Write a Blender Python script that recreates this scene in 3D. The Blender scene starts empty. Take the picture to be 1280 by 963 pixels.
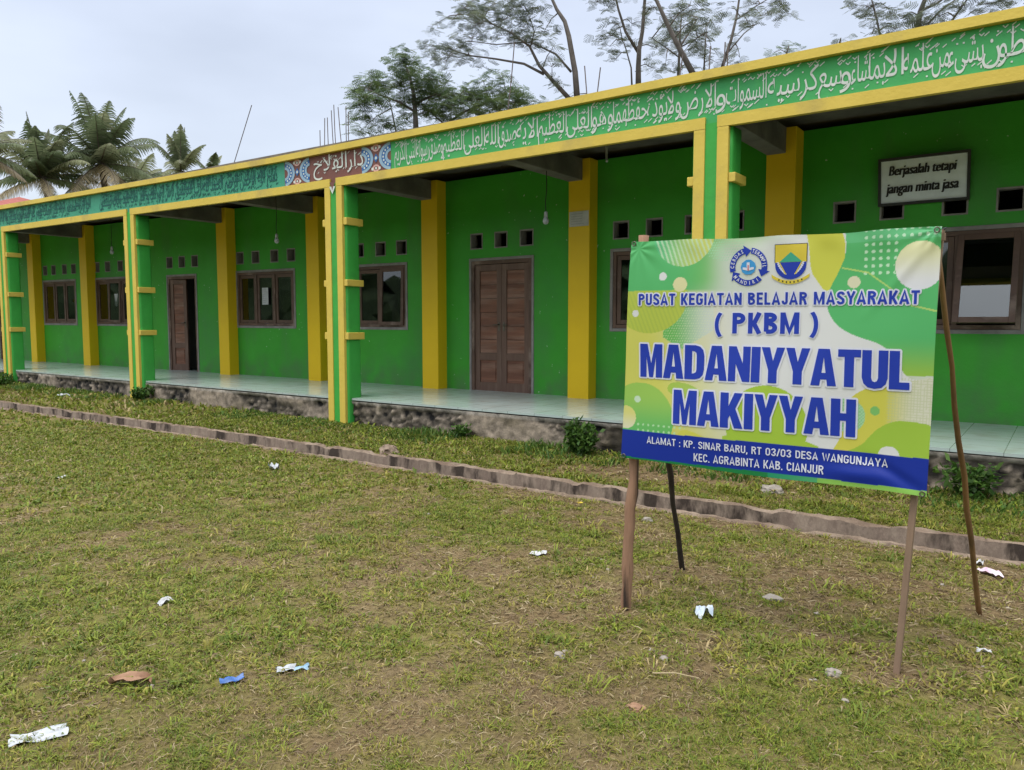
import bpy, bmesh, math, random
import numpy as np
from mathutils import Vector, noise

C = bpy.context.scene.collection
R = math.radians
sc = bpy.context.scene

# ------------------------------------------------------------------ camera
HEAD, PITCH, FPX, EYE = 125.904, 4.5893, 960.0, 1.55
cam_d = bpy.data.cameras.new('camera'); cam = bpy.data.objects.new('camera', cam_d); C.objects.link(cam)
cam.location = (0, 0, EYE); cam.rotation_euler = (R(90 - PITCH), 0, R(HEAD - 90))
cam_d.sensor_width = 36; cam_d.lens = FPX / 1280 * 36; cam_d.clip_start = 0.05; cam_d.clip_end = 2000
sc.camera = cam

# ------------------------------------------------------------------ sky (bright overcast) and a weak, wide sun
SUN_EL, SUN_AZ = 70.0, 262.0          # azimuth of the sun counted from +X, degrees
w = bpy.data.worlds.new('World'); sc.world = w; w.use_nodes = True
nt = w.node_tree; nt.nodes.clear()
N = nt.nodes.new; LK = nt.links.new
out = N('ShaderNodeOutputWorld')
sky = N('ShaderNodeTexSky'); sky.sky_type = 'NISHITA'; sky.sun_disc = False
sky.sun_elevation = R(SUN_EL); sky.sun_rotation = R(90 - SUN_AZ); sky.dust_density = 3.0
bg1 = N('ShaderNodeBackground'); bg1.inputs['Strength'].default_value = 0.05
LK(sky.outputs[0], bg1.inputs['Color'])
tc = N('ShaderNodeTexCoord'); sep = N('ShaderNodeSeparateXYZ'); LK(tc.outputs['Generated'], sep.inputs[0])
ramp = N('ShaderNodeValToRGB'); LK(sep.outputs['Z'], ramp.inputs[0])
e = ramp.color_ramp.elements
e[0].position = 0.0; e[0].color = (0.47, 0.495, 0.54, 1)
e[1].position = 1.0; e[1].color = (1.55, 1.55, 1.55, 1)
m1 = e.new(0.38); m1.color = (0.44, 0.47, 0.54, 1)
m2 = e.new(0.55); m2.color = (1.2, 1.21, 1.24, 1)
mp = N('ShaderNodeMapping'); mp.inputs['Scale'].default_value = (1.6, 1.6, 4.5); LK(tc.outputs['Generated'], mp.inputs[0])
cn = N('ShaderNodeTexNoise'); cn.inputs['Scale'].default_value = 1.5; cn.inputs['Detail'].default_value = 4; LK(mp.outputs[0], cn.inputs['Vector'])
cr = N('ShaderNodeMapRange'); cr.inputs['From Min'].default_value = .3; cr.inputs['From Max'].default_value = .7
cr.inputs['To Min'].default_value = .86; cr.inputs['To Max'].default_value = 1.14; LK(cn.outputs['Fac'], cr.inputs['Value'])
bg2 = N('ShaderNodeBackground'); LK(ramp.outputs[0], bg2.inputs['Color']); LK(cr.outputs[0], bg2.inputs['Strength'])
add = N('ShaderNodeAddShader'); LK(bg1.outputs[0], add.inputs[0]); LK(bg2.outputs[0], add.inputs[1]); LK(add.outputs[0], out.inputs[0])
sl = bpy.data.lights.new('sun', 'SUN'); sl.energy = 1.2; sl.angle = R(25); sl.color = (1, .96, .9)
so = bpy.data.objects.new('sun', sl); C.objects.link(so)
sd = Vector((math.cos(R(SUN_EL)) * math.cos(R(SUN_AZ)), math.cos(R(SUN_EL)) * math.sin(R(SUN_AZ)), math.sin(R(SUN_EL))))
so.rotation_euler = sd.to_track_quat('Z', 'Y').to_euler(); so.location = (0, -5, 12)
vs = sc.view_settings; vs.view_transform = 'Standard'; vs.look = 'None'; vs.exposure = 0.42; vs.gamma = 1; vs.use_curve_mapping = False

# ------------------------------------------------------------------ helpers
def lin(c):
    c = np.asarray(c, float) / 255.0
    return np.where(c <= .04045, c / 12.92, ((c + .055) / 1.055) ** 2.4)

def at(px, py, dist):
    """World point seen at photo pixel (px, py), `dist` metres away over the ground: where a far tree stands."""
    h = R(HEAD); p = R(PITCH)
    f = Vector((math.cos(h), math.sin(h), 0)); r = Vector((math.sin(h), -math.cos(h), 0)); z = Vector((0, 0, 1))
    d = (f * math.cos(p) - z * math.sin(p)) + r * ((px - 640) / FPX) - (f * math.sin(p) + z * math.cos(p)) * ((py - 481.5) / FPX)
    return Vector((0, 0, EYE)) + d * (dist / math.hypot(d.x, d.y))

def warp(p):
    # the long facade rises slightly towards its far end
    return (p[0], p[1], p[2] + .0038 * max(0., -p[0] - 10) * p[2])

WORLD = {}
def tag(o, label=None, cat=None, group=None, kind=None):
    if label: o['label'] = label
    if cat: o['category'] = cat
    if group: o['group'] = group
    if kind: o['kind'] = kind
    return o

def empty(name, loc, label=None, cat=None, group=None):
    o = bpy.data.objects.new(name, None); C.objects.link(o); o.location = loc
    o.empty_display_size = .2; WORLD[o.name] = Vector(loc)
    return tag(o, label, cat, group)

class MB:
    def __init__(s): s.v = []; s.f = []; s.m = []
    def add(s, vs, fs, mi=0):
        n = len(s.v); s.v += [tuple(v) for v in vs]
        for f in fs: s.f.append(tuple(i + n for i in f)); s.m.append(mi)
        return s
    def box(s, x0, x1, y0, y1, z0, z1, mi=0):
        v = [(x, y, z) for z in (z0, z1) for y in (y0, y1) for x in (x0, x1)]
        return s.add(v, [(0, 2, 3, 1), (4, 5, 7, 6), (0, 1, 5, 4), (2, 6, 7, 3), (0, 4, 6, 2), (1, 3, 7, 5)], mi)
    def bar(s, a, b, wx, wy, mi=0, up=(0, 0, 1)):
        a = Vector(a); b = Vector(b); d = (b - a).normalized(); u = Vector(up)
        if abs(d.dot(u)) > .9: u = Vector((0, 1, 0))
        x = d.cross(u).normalized(); y = x.cross(d)
        v = []
        for q in (a, b):
            for sx, sy in ((-1, -1), (1, -1), (1, 1), (-1, 1)): v.append(q + x * sx * wx / 2 + y * sy * wy / 2)
        return s.add(v, [(3, 2, 1, 0), (4, 5, 6, 7), (0, 1, 5, 4), (1, 2, 6, 5), (2, 3, 7, 6), (3, 0, 4, 7)], mi)
    def tube(s, pts, rad, n=6, mi=0, cap=True):
        pts = [Vector(p) for p in pts]; k = len(pts)
        if not hasattr(rad, '__len__'): rad = [rad] * k
        vs = []; ref = Vector((.31, .77, .55)).normalized()
        for i, p in enumerate(pts):
            d = (pts[min(i + 1, k - 1)] - pts[max(i - 1, 0)]).normalized()
            x = d.cross(ref)
            if x.length < .1: x = d.cross(Vector((1, 0, 0)))
            x.normalize(); y = d.cross(x)
            for j in range(n):
                a = 2 * math.pi * j / n; vs.append(p + (x * math.cos(a) + y * math.sin(a)) * rad[i])
        fs = [(i * n + j, i * n + (j + 1) % n, (i + 1) * n + (j + 1) % n, (i + 1) * n + j) for i in range(k - 1) for j in range(n)]
        if cap: fs += [tuple(range(n))[::-1], tuple((k - 1) * n + j for j in range(n))]
        return s.add(vs, fs, mi)
    def lathe(s, c, prof, n=16, mi=0):
        vs = [(c[0] + r * math.cos(2 * math.pi * j / n), c[1] + r * math.sin(2 * math.pi * j / n), c[2] + z) for r, z in prof for j in range(n)]
        k = len(prof)
        fs = [(i * n + j, i * n + (j + 1) % n, (i + 1) * n + (j + 1) % n, (i + 1) * n + j) for i in range(k - 1) for j in range(n)]
        fs += [tuple(range(n))[::-1], tuple((k - 1) * n + j for j in range(n))]
        return s.add(vs, fs, mi)
    def build(s, name, mats, parent=None, wp=False, smooth=False, bevel=0, seg=2, loc=None):
        vs = [warp(p) for p in s.v] if wp else s.v
        a = np.array(vs, float)
        if loc is None: loc = ((a[:, 0].min() + a[:, 0].max()) / 2, (a[:, 1].min() + a[:, 1].max()) / 2, a[:, 2].min())
        loc = np.array(loc, float)
        me = bpy.data.meshes.new(name); me.from_pydata((a - loc).tolist(), [], s.f)
        if not isinstance(mats, (list, tuple)): mats = [mats]
        for m in mats: me.materials.append(m)
        me.polygons.foreach_set('material_index', s.m)
        if smooth: me.polygons.foreach_set('use_smooth', [True] * len(s.f))
        me.update()
        o = bpy.data.objects.new(name, me); C.objects.link(o)
        WORLD[o.name] = Vector(loc)
        if parent is not None: o.parent = parent; o.location = Vector(loc) - WORLD[parent.name]
        else: o.location = loc
        if bevel:
            b = o.modifiers.new('bevel', 'BEVEL'); b.width = bevel; b.segments = seg; b.limit_method = 'ANGLE'; b.angle_limit = R(40)
        return o

def mat(name, c1, c2=None, scale=4., rough=.7, bump=0., bscale=None, detail=6, lo=.35, hi=.65, spec=.3, stretch=None, c3=None, s3=1.2, l3=.55, h3=.75, metal=0):
    """Procedural surface: two noise-mixed base colours, a third for stains, and a bump."""
    m = bpy.data.materials.new(name); m.use_nodes = True; t = m.node_tree; b = t.nodes['Principled BSDF']
    b.inputs['Roughness'].default_value = rough; b.inputs['Specular IOR Level'].default_value = spec; b.inputs['Metallic'].default_value = metal
    if c2 is None: c2 = tuple(min(1, x * .82) for x in c1)
    co = t.nodes.new('ShaderNodeTexCoord'); src = co.outputs['Object']
    if stretch:
        mp_ = t.nodes.new('ShaderNodeMapping'); mp_.inputs['Scale'].default_value = stretch; t.links.new(src, mp_.inputs[0]); src = mp_.outputs[0]
    def nz(sca, det):
        n = t.nodes.new('ShaderNodeTexNoise'); n.inputs['Scale'].default_value = sca; n.inputs['Detail'].default_value = det
        n.inputs['Roughness'].default_value = .6; t.links.new(src, n.inputs['Vector']); return n.outputs['Fac']
    def mr(s_, a, b_):
        n = t.nodes.new('ShaderNodeMapRange'); n.inputs['From Min'].default_value = a; n.inputs['From Max'].default_value = b_; t.links.new(s_, n.inputs['Value']); return n.outputs[0]
    def mix(f, a, b_):
        n = t.nodes.new('ShaderNodeMix'); n.data_type = 'RGBA'; t.links.new(f, n.inputs[0])
        for q, i in ((a, 6), (b_, 7)):
            if isinstance(q, tuple): n.inputs[i].default_value = (*q, 1)
            else: t.links.new(q, n.inputs[i])
        return n.outputs[2]
    col = mix(mr(nz(scale, detail), lo, hi), tuple(c1), tuple(c2))
    if c3: col = mix(mr(nz(s3, 8), l3, h3), col, tuple(c3))
    t.links.new(col, b.inputs['Base Color'])
    if bump:
        bn = t.nodes.new('ShaderNodeBump'); bn.inputs['Strength'].default_value = bump; bn.inputs['Distance'].default_value = .02
        t.links.new(nz(bscale or scale * 6, 5), bn.inputs['Height']); t.links.new(bn.outputs[0], b.inputs['Normal'])
    return m

def attr_mat(name, attr, rough=.6, spec=.3, transl=0.):
    m = bpy.data.materials.new(name); m.use_nodes = True; t = m.node_tree; b = t.nodes['Principled BSDF']
    a = t.nodes.new('ShaderNodeAttribute'); a.attribute_name = attr; t.links.new(a.outputs['Color'], b.inputs['Base Color'])
    b.inputs['Roughness'].default_value = rough; b.inputs['Specular IOR Level'].default_value = spec
    if transl:
        tr = t.nodes.new('ShaderNodeBsdfTranslucent'); t.links.new(a.outputs['Color'], tr.inputs[0])
        mx = t.nodes.new('ShaderNodeMixShader'); mx.inputs[0].default_value = transl
        t.links.new(b.outputs[0], mx.inputs[1]); t.links.new(tr.outputs[0], mx.inputs[2]); t.links.new(mx.outputs[0], t.nodes['Material Output'].inputs[0])
    return m

def vnoise(x, y, s, seed=0):
    rg = np.random.default_rng(seed); G = rg.random((256, 256))
    x = np.asarray(x) / s + 500; y = np.asarray(y) / s + 500
    xi = np.floor(x).astype(int); yi = np.floor(y).astype(int); fx = x - xi; fy = y - yi
    fx = fx * fx * (3 - 2 * fx); fy = fy * fy * (3 - 2 * fy)
    g = lambda i, j: G[i % 256, j % 256]
    return (g(xi, yi) * (1 - fx) + g(xi + 1, yi) * fx) * (1 - fy) + (g(xi, yi + 1) * (1 - fx) + g(xi + 1, yi + 1) * fx) * fy
def fbm(x, y, s, seed=0, o=4):
    t = 0; a = 1; k = 0
    for i in range(o): t = t + a * vnoise(x, y, s / 2 ** i, seed + i * 7); k += a; a *= .55
    return t / k

def text2d(body, offset=0., shear=0., res=4):
    c = bpy.data.curves.new('tmp_text', 'FONT'); c.body = body; c.offset = offset; c.shear = shear; c.resolution_u = res
    return curve2d(c)
def curve2d(c):
    o = bpy.data.objects.new('tmp_text', c); C.objects.link(o)
    dg = bpy.context.evaluated_depsgraph_get(); me = bpy.data.meshes.new_from_object(o.evaluated_get(dg))
    v = [(p.co.x, p.co.y) for p in me.vertices]; f = [tuple(p.vertices) for p in me.polygons]
    bpy.data.objects.remove(o); bpy.data.curves.remove(c); bpy.data.meshes.remove(me)
    return np.array(v), f
def islands(nv, faces):
    par = list(range(nv))
    def fd(i):
        while par[i] != i: par[i] = par[par[i]]; i = par[i]
        return i
    for f in faces:
        r0 = fd(f[0])
        for i in f[1:]: par[fd(i)] = r0
    ids = {}; return np.array([ids.setdefault(fd(i), len(ids)) for i in range(nv)])

# ------------------------------------------------------------------ materials
M = {}
def wall_paint():
    m = mat('green_wall_paint', (.036, .285, .019), (.045, .33, .028), 1.1, .55, .16, 30, c3=(.045, .24, .04), s3=.7, l3=.5, h3=.72)
    t = m.node_tree; b = t.nodes['Principled BSDF']; g = t.nodes.new('ShaderNodeNewGeometry')
    def nz(sca, det, st=(1, 1, 1)):
        q = t.nodes.new('ShaderNodeMapping'); q.inputs['Scale'].default_value = st; t.links.new(g.outputs['Position'], q.inputs[0])
        n = t.nodes.new('ShaderNodeTexNoise'); n.inputs['Scale'].default_value = sca; n.inputs['Detail'].default_value = det; t.links.new(q.outputs[0], n.inputs['Vector']); return n.outputs['Fac']
    def mr(v, a, b_, c=0., d=1.):
        n = t.nodes.new('ShaderNodeMapRange'); n.inputs[1].default_value = a; n.inputs[2].default_value = b_; n.inputs[3].default_value = c; n.inputs[4].default_value = d; t.links.new(v, n.inputs[0]); return n.outputs[0]
    def mul(a, b_):
        n = t.nodes.new('ShaderNodeMath'); n.operation = 'MULTIPLY'; t.links.new(a, n.inputs[0]); t.links.new(b_, n.inputs[1]); return n.outputs[0]
    def mix(f, a, c):
        n = t.nodes.new('ShaderNodeMix'); n.data_type = 'RGBA'; t.links.new(f, n.inputs[0]); t.links.new(a, n.inputs[6]); n.inputs[7].default_value = (*c, 1); return n.outputs[2]
    col = b.inputs['Base Color'].links[0].from_socket
    col = mix(mul(mr(nz(2.2, 7, (1, 1, .25)), .5, .72, 0, .75), mr(nz(.5, 3), .42, .58)), col, (.06, .22, .05))       # run-down streaks
    sp = t.nodes.new('ShaderNodeSeparateXYZ'); t.links.new(g.outputs['Position'], sp.inputs[0])
    col = mix(mul(mr(sp.outputs['Z'], .47, 1.0, 1, 0), mr(nz(4, 8), .36, .66, 0, .85)), col, (.075, .17, .06))             # mud splashed from the floor
    col = mix(mul(mr(nz(17, 2), .725, .74), mr(nz(.8, 2), .5, .56)), col, (.42, .5, .4))                                 # chipped paint
    t.links.new(col, b.inputs['Base Color']); return m
M['wall'] = wall_paint()
M['column'] = mat('green_column_paint', (.045, .34, .05), (.055, .38, .065), 2., .5, .14, 25, c3=(.045, .25, .05), s3=1.6, l3=.5, h3=.75)
M['fascia'] = mat('fascia_green_paint', (.05, .33, .095), (.062, .37, .115), 2., .6, .08, 20, c3=(.04, .27, .12), s3=.8)
M['teal'] = mat('fascia_teal_paint', (.045, .27, .17), (.055, .31, .2), 2.5, .6, .08, 20, c3=(.03, .2, .12), s3=1.)
M['trim'] = mat('pale_yellow_paint', (.60, .455, .075), (.66, .50, .095), 1.5, .6, .2, 25, c3=(.40, .31, .10), s3=1.3, l3=.53, h3=.78)
M['pilaster'] = mat('deep_yellow_paint', (.74, .50, .010), (.69, .46, .010), 1.5, .5, .12, 25, c3=(.52, .36, .04), s3=1.1, l3=.58, h3=.85)
M['concrete'] = mat('raw_concrete', (.17, .155, .14), (.10, .092, .085), 2.5, .85, .3, 20, c3=(.23, .215, .2), s3=1.2)
M['cement'] = mat('cement_render', (.26, .25, .235), (.19, .18, .17), 6, .85, .2, 40)
M['room'] = mat('room_plaster', (.2, .21, .18), (.16, .16, .14), 2, .8)
M['wood'] = mat('weathered_brown_wood', (.15, .09, .066), (.09, .052, .038), 5, .5, .25, 30, stretch=(1, 1, .12), c3=(.3, .2, .15), s3=5, l3=.5, h3=.8)
M['woodH'] = mat('door_board_wood', (.23, .10, .06), (.105, .048, .032), 5, .45, .2, 25, stretch=(.15, 1, 1.6), c3=(.30, .20, .15), s3=3.5, l3=.48, h3=.72)
M['frame_wood'] = mat('window_frame_wood', (.14, .085, .06), (.075, .046, .034), 6, .55, .2, 30, stretch=(.3, 1, .3), c3=(.32, .24, .19), s3=5)
M['white_paint'] = mat('white_lettering_paint', (.62, .66, .62), (.52, .58, .53), 5, .6)
M['dark_teal_paint'] = mat('dark_lettering_paint', (.010, .085, .078), (.016, .115, .10), 5, .6)
M['maroon'] = mat('maroon_paint', (.165, .07, .058), (.195, .085, .07), 4, .6)
M['sky_paint'] = mat('light_blue_paint', (.24, .38, .50), (.30, .44, .56), 5, .6)
M['navy_paint'] = mat('navy_paint', (.03, .12, .33), (.04, .15, .38), 5, .6)
M['pink_paint'] = mat('pink_paint', (.62, .38, .34), (.55, .33, .3), 5, .6)
M['paper'] = mat('white_paper', (.52, .53, .54), (.42, .43, .44), 11, .7)
M['ink'] = mat('black_ink', (.02, .02, .025), (.03, .03, .035), 6, .6)
M['black'] = mat('dark_frame_paint', (.018, .02, .022), (.03, .03, .032), 6, .5)
M['plastic'] = mat('white_plastic', (.50, .53, .56), (.33, .35, .37), 16, .35, .2, 30)
M['bluep'] = mat('blue_plastic', (.03, .12, .4), (.12, .2, .42), 20, .35)
M['pinkp'] = mat('pink_plastic', (.62, .4, .52), (.7, .66, .7), 30, .35)
M['steel'] = mat('rusty_steel', (.12, .085, .07), (.17, .15, .14), 10, .6, metal=.3)
M['bark'] = mat('tree_bark', (.17, .15, .135), (.10, .088, .078), 3, .9, .4, 14)
M['palm_bark'] = mat('palm_bark', (.17, .14, .11), (.1, .085, .07), 4, .9, .4, 14)
M['stone'] = mat('pale_stone', (.33, .30, .26), (.22, .19, .16), 9, .85, .3, 40)
M['brown_leaf'] = mat('dead_leaf', (.32, .19, .115), (.2, .11, .065), 20, .7)
M['redroof'] = mat('red_roof_tiles', (.34, .10, .08), (.26, .075, .06), 5, .7)
M['brass'] = mat('dull_metal', (.16, .14, .11), (.1, .09, .07), 10, .45, metal=.6)

# glass: mirror-like at grazing angles, dark and see-through straight on
gm = bpy.data.materials.new('window_glass'); gm.use_nodes = True; t = gm.node_tree; t.nodes.remove(t.nodes['Principled BSDF'])
fr = t.nodes.new('ShaderNodeFresnel'); fr.inputs[0].default_value = 1.9
tr = t.nodes.new('ShaderNodeBsdfTransparent'); tr.inputs[0].default_value = (.5, .54, .52, 1)
gl = t.nodes.new('ShaderNodeBsdfGlossy'); gl.inputs['Roughness'].default_value = .02; gl.inputs[0].default_value = (.9, .93, .95, 1)
mx = t.nodes.new('ShaderNodeMixShader'); t.links.new(fr.outputs[0], mx.inputs[0]); t.links.new(tr.outputs[0], mx.inputs[1]); t.links.new(gl.outputs[0], mx.inputs[2])
t.links.new(mx.outputs[0], t.nodes['Material Output'].inputs[0]); M['glass'] = gm

# glazed floor tiles with joints
tm = bpy.data.materials.new('glazed_floor_tiles'); tm.use_nodes = True; t = tm.node_tree; b = t.nodes['Principled BSDF']
co = t.nodes.new('ShaderNodeNewGeometry'); br = t.nodes.new('ShaderNodeTexBrick')
br.offset = 0; br.inputs['Scale'].default_value = 1; br.inputs['Brick Width'].default_value = .4; br.inputs['Row Height'].default_value = .4
br.inputs['Mortar Size'].default_value = .004; br.inputs['Color1'].default_value = (.42, .50, .47, 1); br.inputs['Color2'].default_value = (.39, .475, .45, 1); br.inputs['Mortar'].default_value = (.2, .235, .22, 1)
t.links.new(co.outputs['Position'], br.inputs['Vector'])
nn = t.nodes.new('ShaderNodeTexNoise'); nn.inputs['Scale'].default_value = 1.3; nn.inputs['Detail'].default_value = 6; t.links.new(co.outputs['Position'], nn.inputs['Vector'])
mr_ = t.nodes.new('ShaderNodeMapRange'); mr_.inputs['To Min'].default_value = .1; mr_.inputs['To Max'].default_value = .3; t.links.new(nn.outputs['Fac'], mr_.inputs['Value'])
t.links.new(mr_.outputs[0], b.inputs['Roughness']); n2_ = t.nodes.new('ShaderNodeTexNoise'); n2_.inputs['Scale'].default_value = 4; n2_.inputs['Detail'].default_value = 9; t.links.new(co.outputs['Position'], n2_.inputs['Vector'])
m2r = t.nodes.new('ShaderNodeMapRange'); m2r.inputs[1].default_value = .5; m2r.inputs[2].default_value = .75; m2r.inputs[4].default_value = .55; t.links.new(n2_.outputs['Fac'], m2r.inputs[0])
mxc = t.nodes.new('ShaderNodeMix'); mxc.data_type = 'RGBA'; t.links.new(m2r.outputs[0], mxc.inputs[0]); t.links.new(br.outputs['Color'], mxc.inputs[6]); mxc.inputs[7].default_value = (.3, .29, .24, 1)
t.links.new(mxc.outputs[2], b.inputs['Base Color']); b.inputs['Specular IOR Level'].default_value = .55
M['tile'] = tm

# rubble stone of the plinth
pm = bpy.data.materials.new('rubble_stone_masonry'); pm.use_nodes = True; t = pm.node_tree; b = t.nodes['Principled BSDF']
co = t.nodes.new('ShaderNodeNewGeometry'); at_ = t.nodes.new('ShaderNodeAttribute'); at_.attribute_name = 'stone'
nn = t.nodes.new('ShaderNodeTexNoise'); nn.inputs['Scale'].default_value = 9; nn.inputs['Detail'].default_value = 9; nn.inputs['Roughness'].default_value = .7; t.links.new(co.outputs['Position'], nn.inputs['Vector'])
cr_ = t.nodes.new('ShaderNodeMapRange'); cr_.inputs['From Min'].default_value = .3; cr_.inputs['From Max'].default_value = .7; cr_.inputs['To Min'].default_value = .45; cr_.inputs['To Max'].default_value = 1.6; t.links.new(nn.outputs['Fac'], cr_.inputs['Value'])
vm = t.nodes.new('ShaderNodeMix'); vm.data_type = 'RGBA'; vm.blend_type = 'MULTIPLY'; vm.inputs[0].default_value = 1
t.links.new(at_.outputs['Color'], vm.inputs[6]); t.links.new(cr_.outputs[0], vm.inputs[7]); t.links.new(vm.outputs[2], b.inputs['Base Color'])
bp = t.nodes.new('ShaderNodeBump'); bp.inputs['Strength'].default_value = .6; bp.inputs['Distance'].default_value = .03; t.links.new(nn.outputs['Fac'], bp.inputs['Height']); t.links.new(bp.outputs[0], b.inputs['Normal'])
b.inputs['Roughness'].default_value = .9; M['rubble'] = pm

# soil under the grass
gm_ = bpy.data.materials.new('soil_and_moss'); gm_.use_nodes = True; t = gm_.node_tree; b = t.nodes['Principled BSDF']
at_ = t.nodes.new('ShaderNodeAttribute'); at_.attribute_name = 'ground'; co = t.nodes.new('ShaderNodeNewGeometry')
def nzn(sca, det, rg=.65):
    n = t.nodes.new('ShaderNodeTexNoise'); n.inputs['Scale'].default_value = sca; n.inputs['Detail'].default_value = det; n.inputs['Roughness'].default_value = rg
    t.links.new(co.outputs['Position'], n.inputs['Vector']); return n.outputs['Fac']
n1 = nzn(26, 8, .75)
cr_ = t.nodes.new('ShaderNodeMapRange'); cr_.inputs['From Min'].default_value = .3; cr_.inputs['From Max'].default_value = .7; cr_.inputs['To Min'].default_value = .55; cr_.inputs['To Max'].default_value = 1.4; t.links.new(n1, cr_.inputs['Value'])
vm = t.nodes.new('ShaderNodeMix'); vm.data_type = 'RGBA'; vm.blend_type = 'MULTIPLY'; vm.inputs[0].default_value = 1
t.links.new(at_.outputs['Color'], vm.inputs[6]); t.links.new(cr_.outputs[0], vm.inputs[7]); t.links.new(vm.outputs[2], b.inputs['Base Color'])
bp = t.nodes.new('ShaderNodeBump'); bp.inputs['Strength'].default_value = .8; bp.inputs['Distance'].default_value = .03; t.links.new(nzn(60, 6), bp.inputs['Height']); t.links.new(bp.outputs[0], b.inputs['Normal'])
b.inputs['Roughness'].default_value = .95; b.inputs['Specular IOR Level'].default_value = .15; M['soil'] = gm_
M['blade'] = attr_mat('grass_blades', 'tint', .55, .25, .25)
M['leaf'] = attr_mat('tree_leaves', 'tint', .55, .3, .42)
M['gutter'] = mat('stained_gutter_cement', (.31, .245, .185), (.2, .15, .115), 6, .9, .7, 22, stretch=(1.6, 1, .5), c3=(.05, .037, .028), s3=2.6, l3=.5, h3=.6)
M['lip'] = mat('dry_gutter_cement', (.29, .225, .17), (.19, .14, .10), 7, .95, .8, 25, c3=(.15, .105, .075), s3=3., l3=.45, h3=.65)

# ------------------------------------------------------------------ ground
YF, YW = 7.545, 9.775                    # fascia plane, front of the classroom wall
FZ = .45                                 # porch floor
def drain_y(x): return 5.9 + .035 * np.sin(np.asarray(x) * .5) + .00 * np.asarray(x)
G0, G1, G2, G3 = -.06, 0., .22, .295      # near lip edge, channel, far wall, far lip edge (from drain_y)
def height(x, y):
    x = np.asarray(x, float); y = np.asarray(y, float); u = y - drain_y(x)
    bump = .03 * (fbm(x, y, 1.1, 3) - .5) + .018 * (fbm(x, y, .25, 9, 3) - .5)
    left = np.clip((-x - 9) / 9, 0, 1) * .05
    far = .055 + np.clip((u - .4) / 1.3, 0, 1) * .03 + left * np.clip((u - .3) / .8, 0, 1)
    h = np.where(u > G2 - .01, far + bump, bump * np.clip(-u / .5, .15, 1))
    h = np.where((u > G0 - .03) & (u < G1 - .02), -.012, h)
    h = np.where((u > G1 - .02) & (u < G2 + .05), -.32, h)
    h = np.where((u >= G2 + .05) & (u < G3), .045, h)
    return np.where((y > 7.75), .0, h)
xs = np.unique(np.concatenate([np.linspace(-900, -60, 12), np.linspace(-60, -26, 40), np.arange(-26, 5., .07), np.linspace(5.2, 20, 50), np.linspace(20, 900, 14)]))
ys = np.unique(np.concatenate([np.linspace(-300, -8, 14), np.linspace(-8, .4, 30), np.arange(.5, 5.7, .06), np.arange(5.7, 6.5, .02), np.arange(6.5, 7.9, .06), np.linspace(8, 30, 20), np.linspace(35, 1200, 16)]))
GX, GY = np.meshgrid(xs, ys, indexing='ij'); GZ = height(GX, GY)
nx, ny = GX.shape
idx = np.arange(nx * ny).reshape(nx, ny)
quads = np.stack([idx[:-1, :-1], idx[1:, :-1], idx[1:, 1:], idx[:-1, 1:]], -1).reshape(-1, 4)
def np_mesh(name, verts, faces_list, material, attr=None, cols=None, smooth=False):
    """verts (n,3); faces_list: arrays of equal-sided faces."""
    me = bpy.data.meshes.new(name); me.vertices.add(len(verts)); me.vertices.foreach_set('co', np.asarray(verts, np.float32).ravel())
    loops = np.concatenate([f.ravel() for f in faces_list]); sizes = np.concatenate([np.full(len(f), f.shape[1]) for f in faces_list])
    me.loops.add(len(loops)); me.loops.foreach_set('vertex_index', loops.astype(np.int32))
    me.polygons.add(len(sizes)); me.polygons.foreach_set('loop_start', np.concatenate([[0], np.cumsum(sizes)[:-1]]).astype(np.int32))
    me.polygons.foreach_set('use_smooth', np.full(len(sizes), smooth))
    me.update(calc_edges=True); me.materials.append(material)
    if attr:
        a = me.color_attributes.new(attr, 'FLOAT_COLOR', 'POINT')
        a.data.foreach_set('color', np.concatenate([cols, np.ones((len(cols), 1))], 1).astype(np.float32).ravel())
    o = bpy.data.objects.new(name, me); C.objects.link(o); WORLD[o.name] = Vector((0, 0, 0)); return o
def cover(x, y):
    """0 bare soil .. 1 closed green turf"""
    c = fbm(x, y, 1.6, 21, 4) * .42 + fbm(x, y, .42, 33, 3) * .34 + fbm(x, y, .14, 37, 2) * .24
    c = np.clip((c - .345) / .20, 0, 1)
    u = y - drain_y(x)
    c = c + .55 * np.clip((x * -1 - 3) / 6, 0, 1) * np.clip((y - 2.6) / 2, 0, 1)        # greener towards the far left
    c = np.where(u > G3, np.clip(c + .25 - .9 * np.exp(-((x + 3.6) / 1.1) ** 2 - ((y - 6.9) / .5) ** 2) - .7 * np.exp(-((x + 16.8) / 1.3) ** 2 - ((y - 6.95) / .3) ** 2), 0, 1), c)
    c = c - .9 * np.exp(-((x - .3) / .9) ** 2 - ((y - 5.2) / .55) ** 2) - .5 * np.exp(-((u + .2) / .12) ** 2)
    for (bx_, by_) in ((-1.889, 3.6), (-.556, 3.63), (-1.9, 4.48), (-.31, 4.75)): c = c - 1.1 * np.exp(-((x - bx_) ** 2 + (y - by_) ** 2) / .012)
    return np.clip(c, 0, 1)
cv = cover(GX, GY)[..., None]; dry = fbm(GX, GY, .8, 51, 4)[..., None]
soil = np.array([.15, .098, .05]) * (1 - dry) + np.array([.24, .18, .095]) * dry
moss = np.array([.13, .145, .03]) * (1 - dry) + np.array([.21, .185, .055]) * dry
gcol = soil * (1 - .85 * cv) + moss * .85 * cv
ground = np_mesh('ground', np.stack([GX, GY, GZ], -1).reshape(-1, 3), [quads], M['soil'], 'ground', gcol.reshape(-1, 3), True)
tag(ground, kind='structure')

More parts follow.
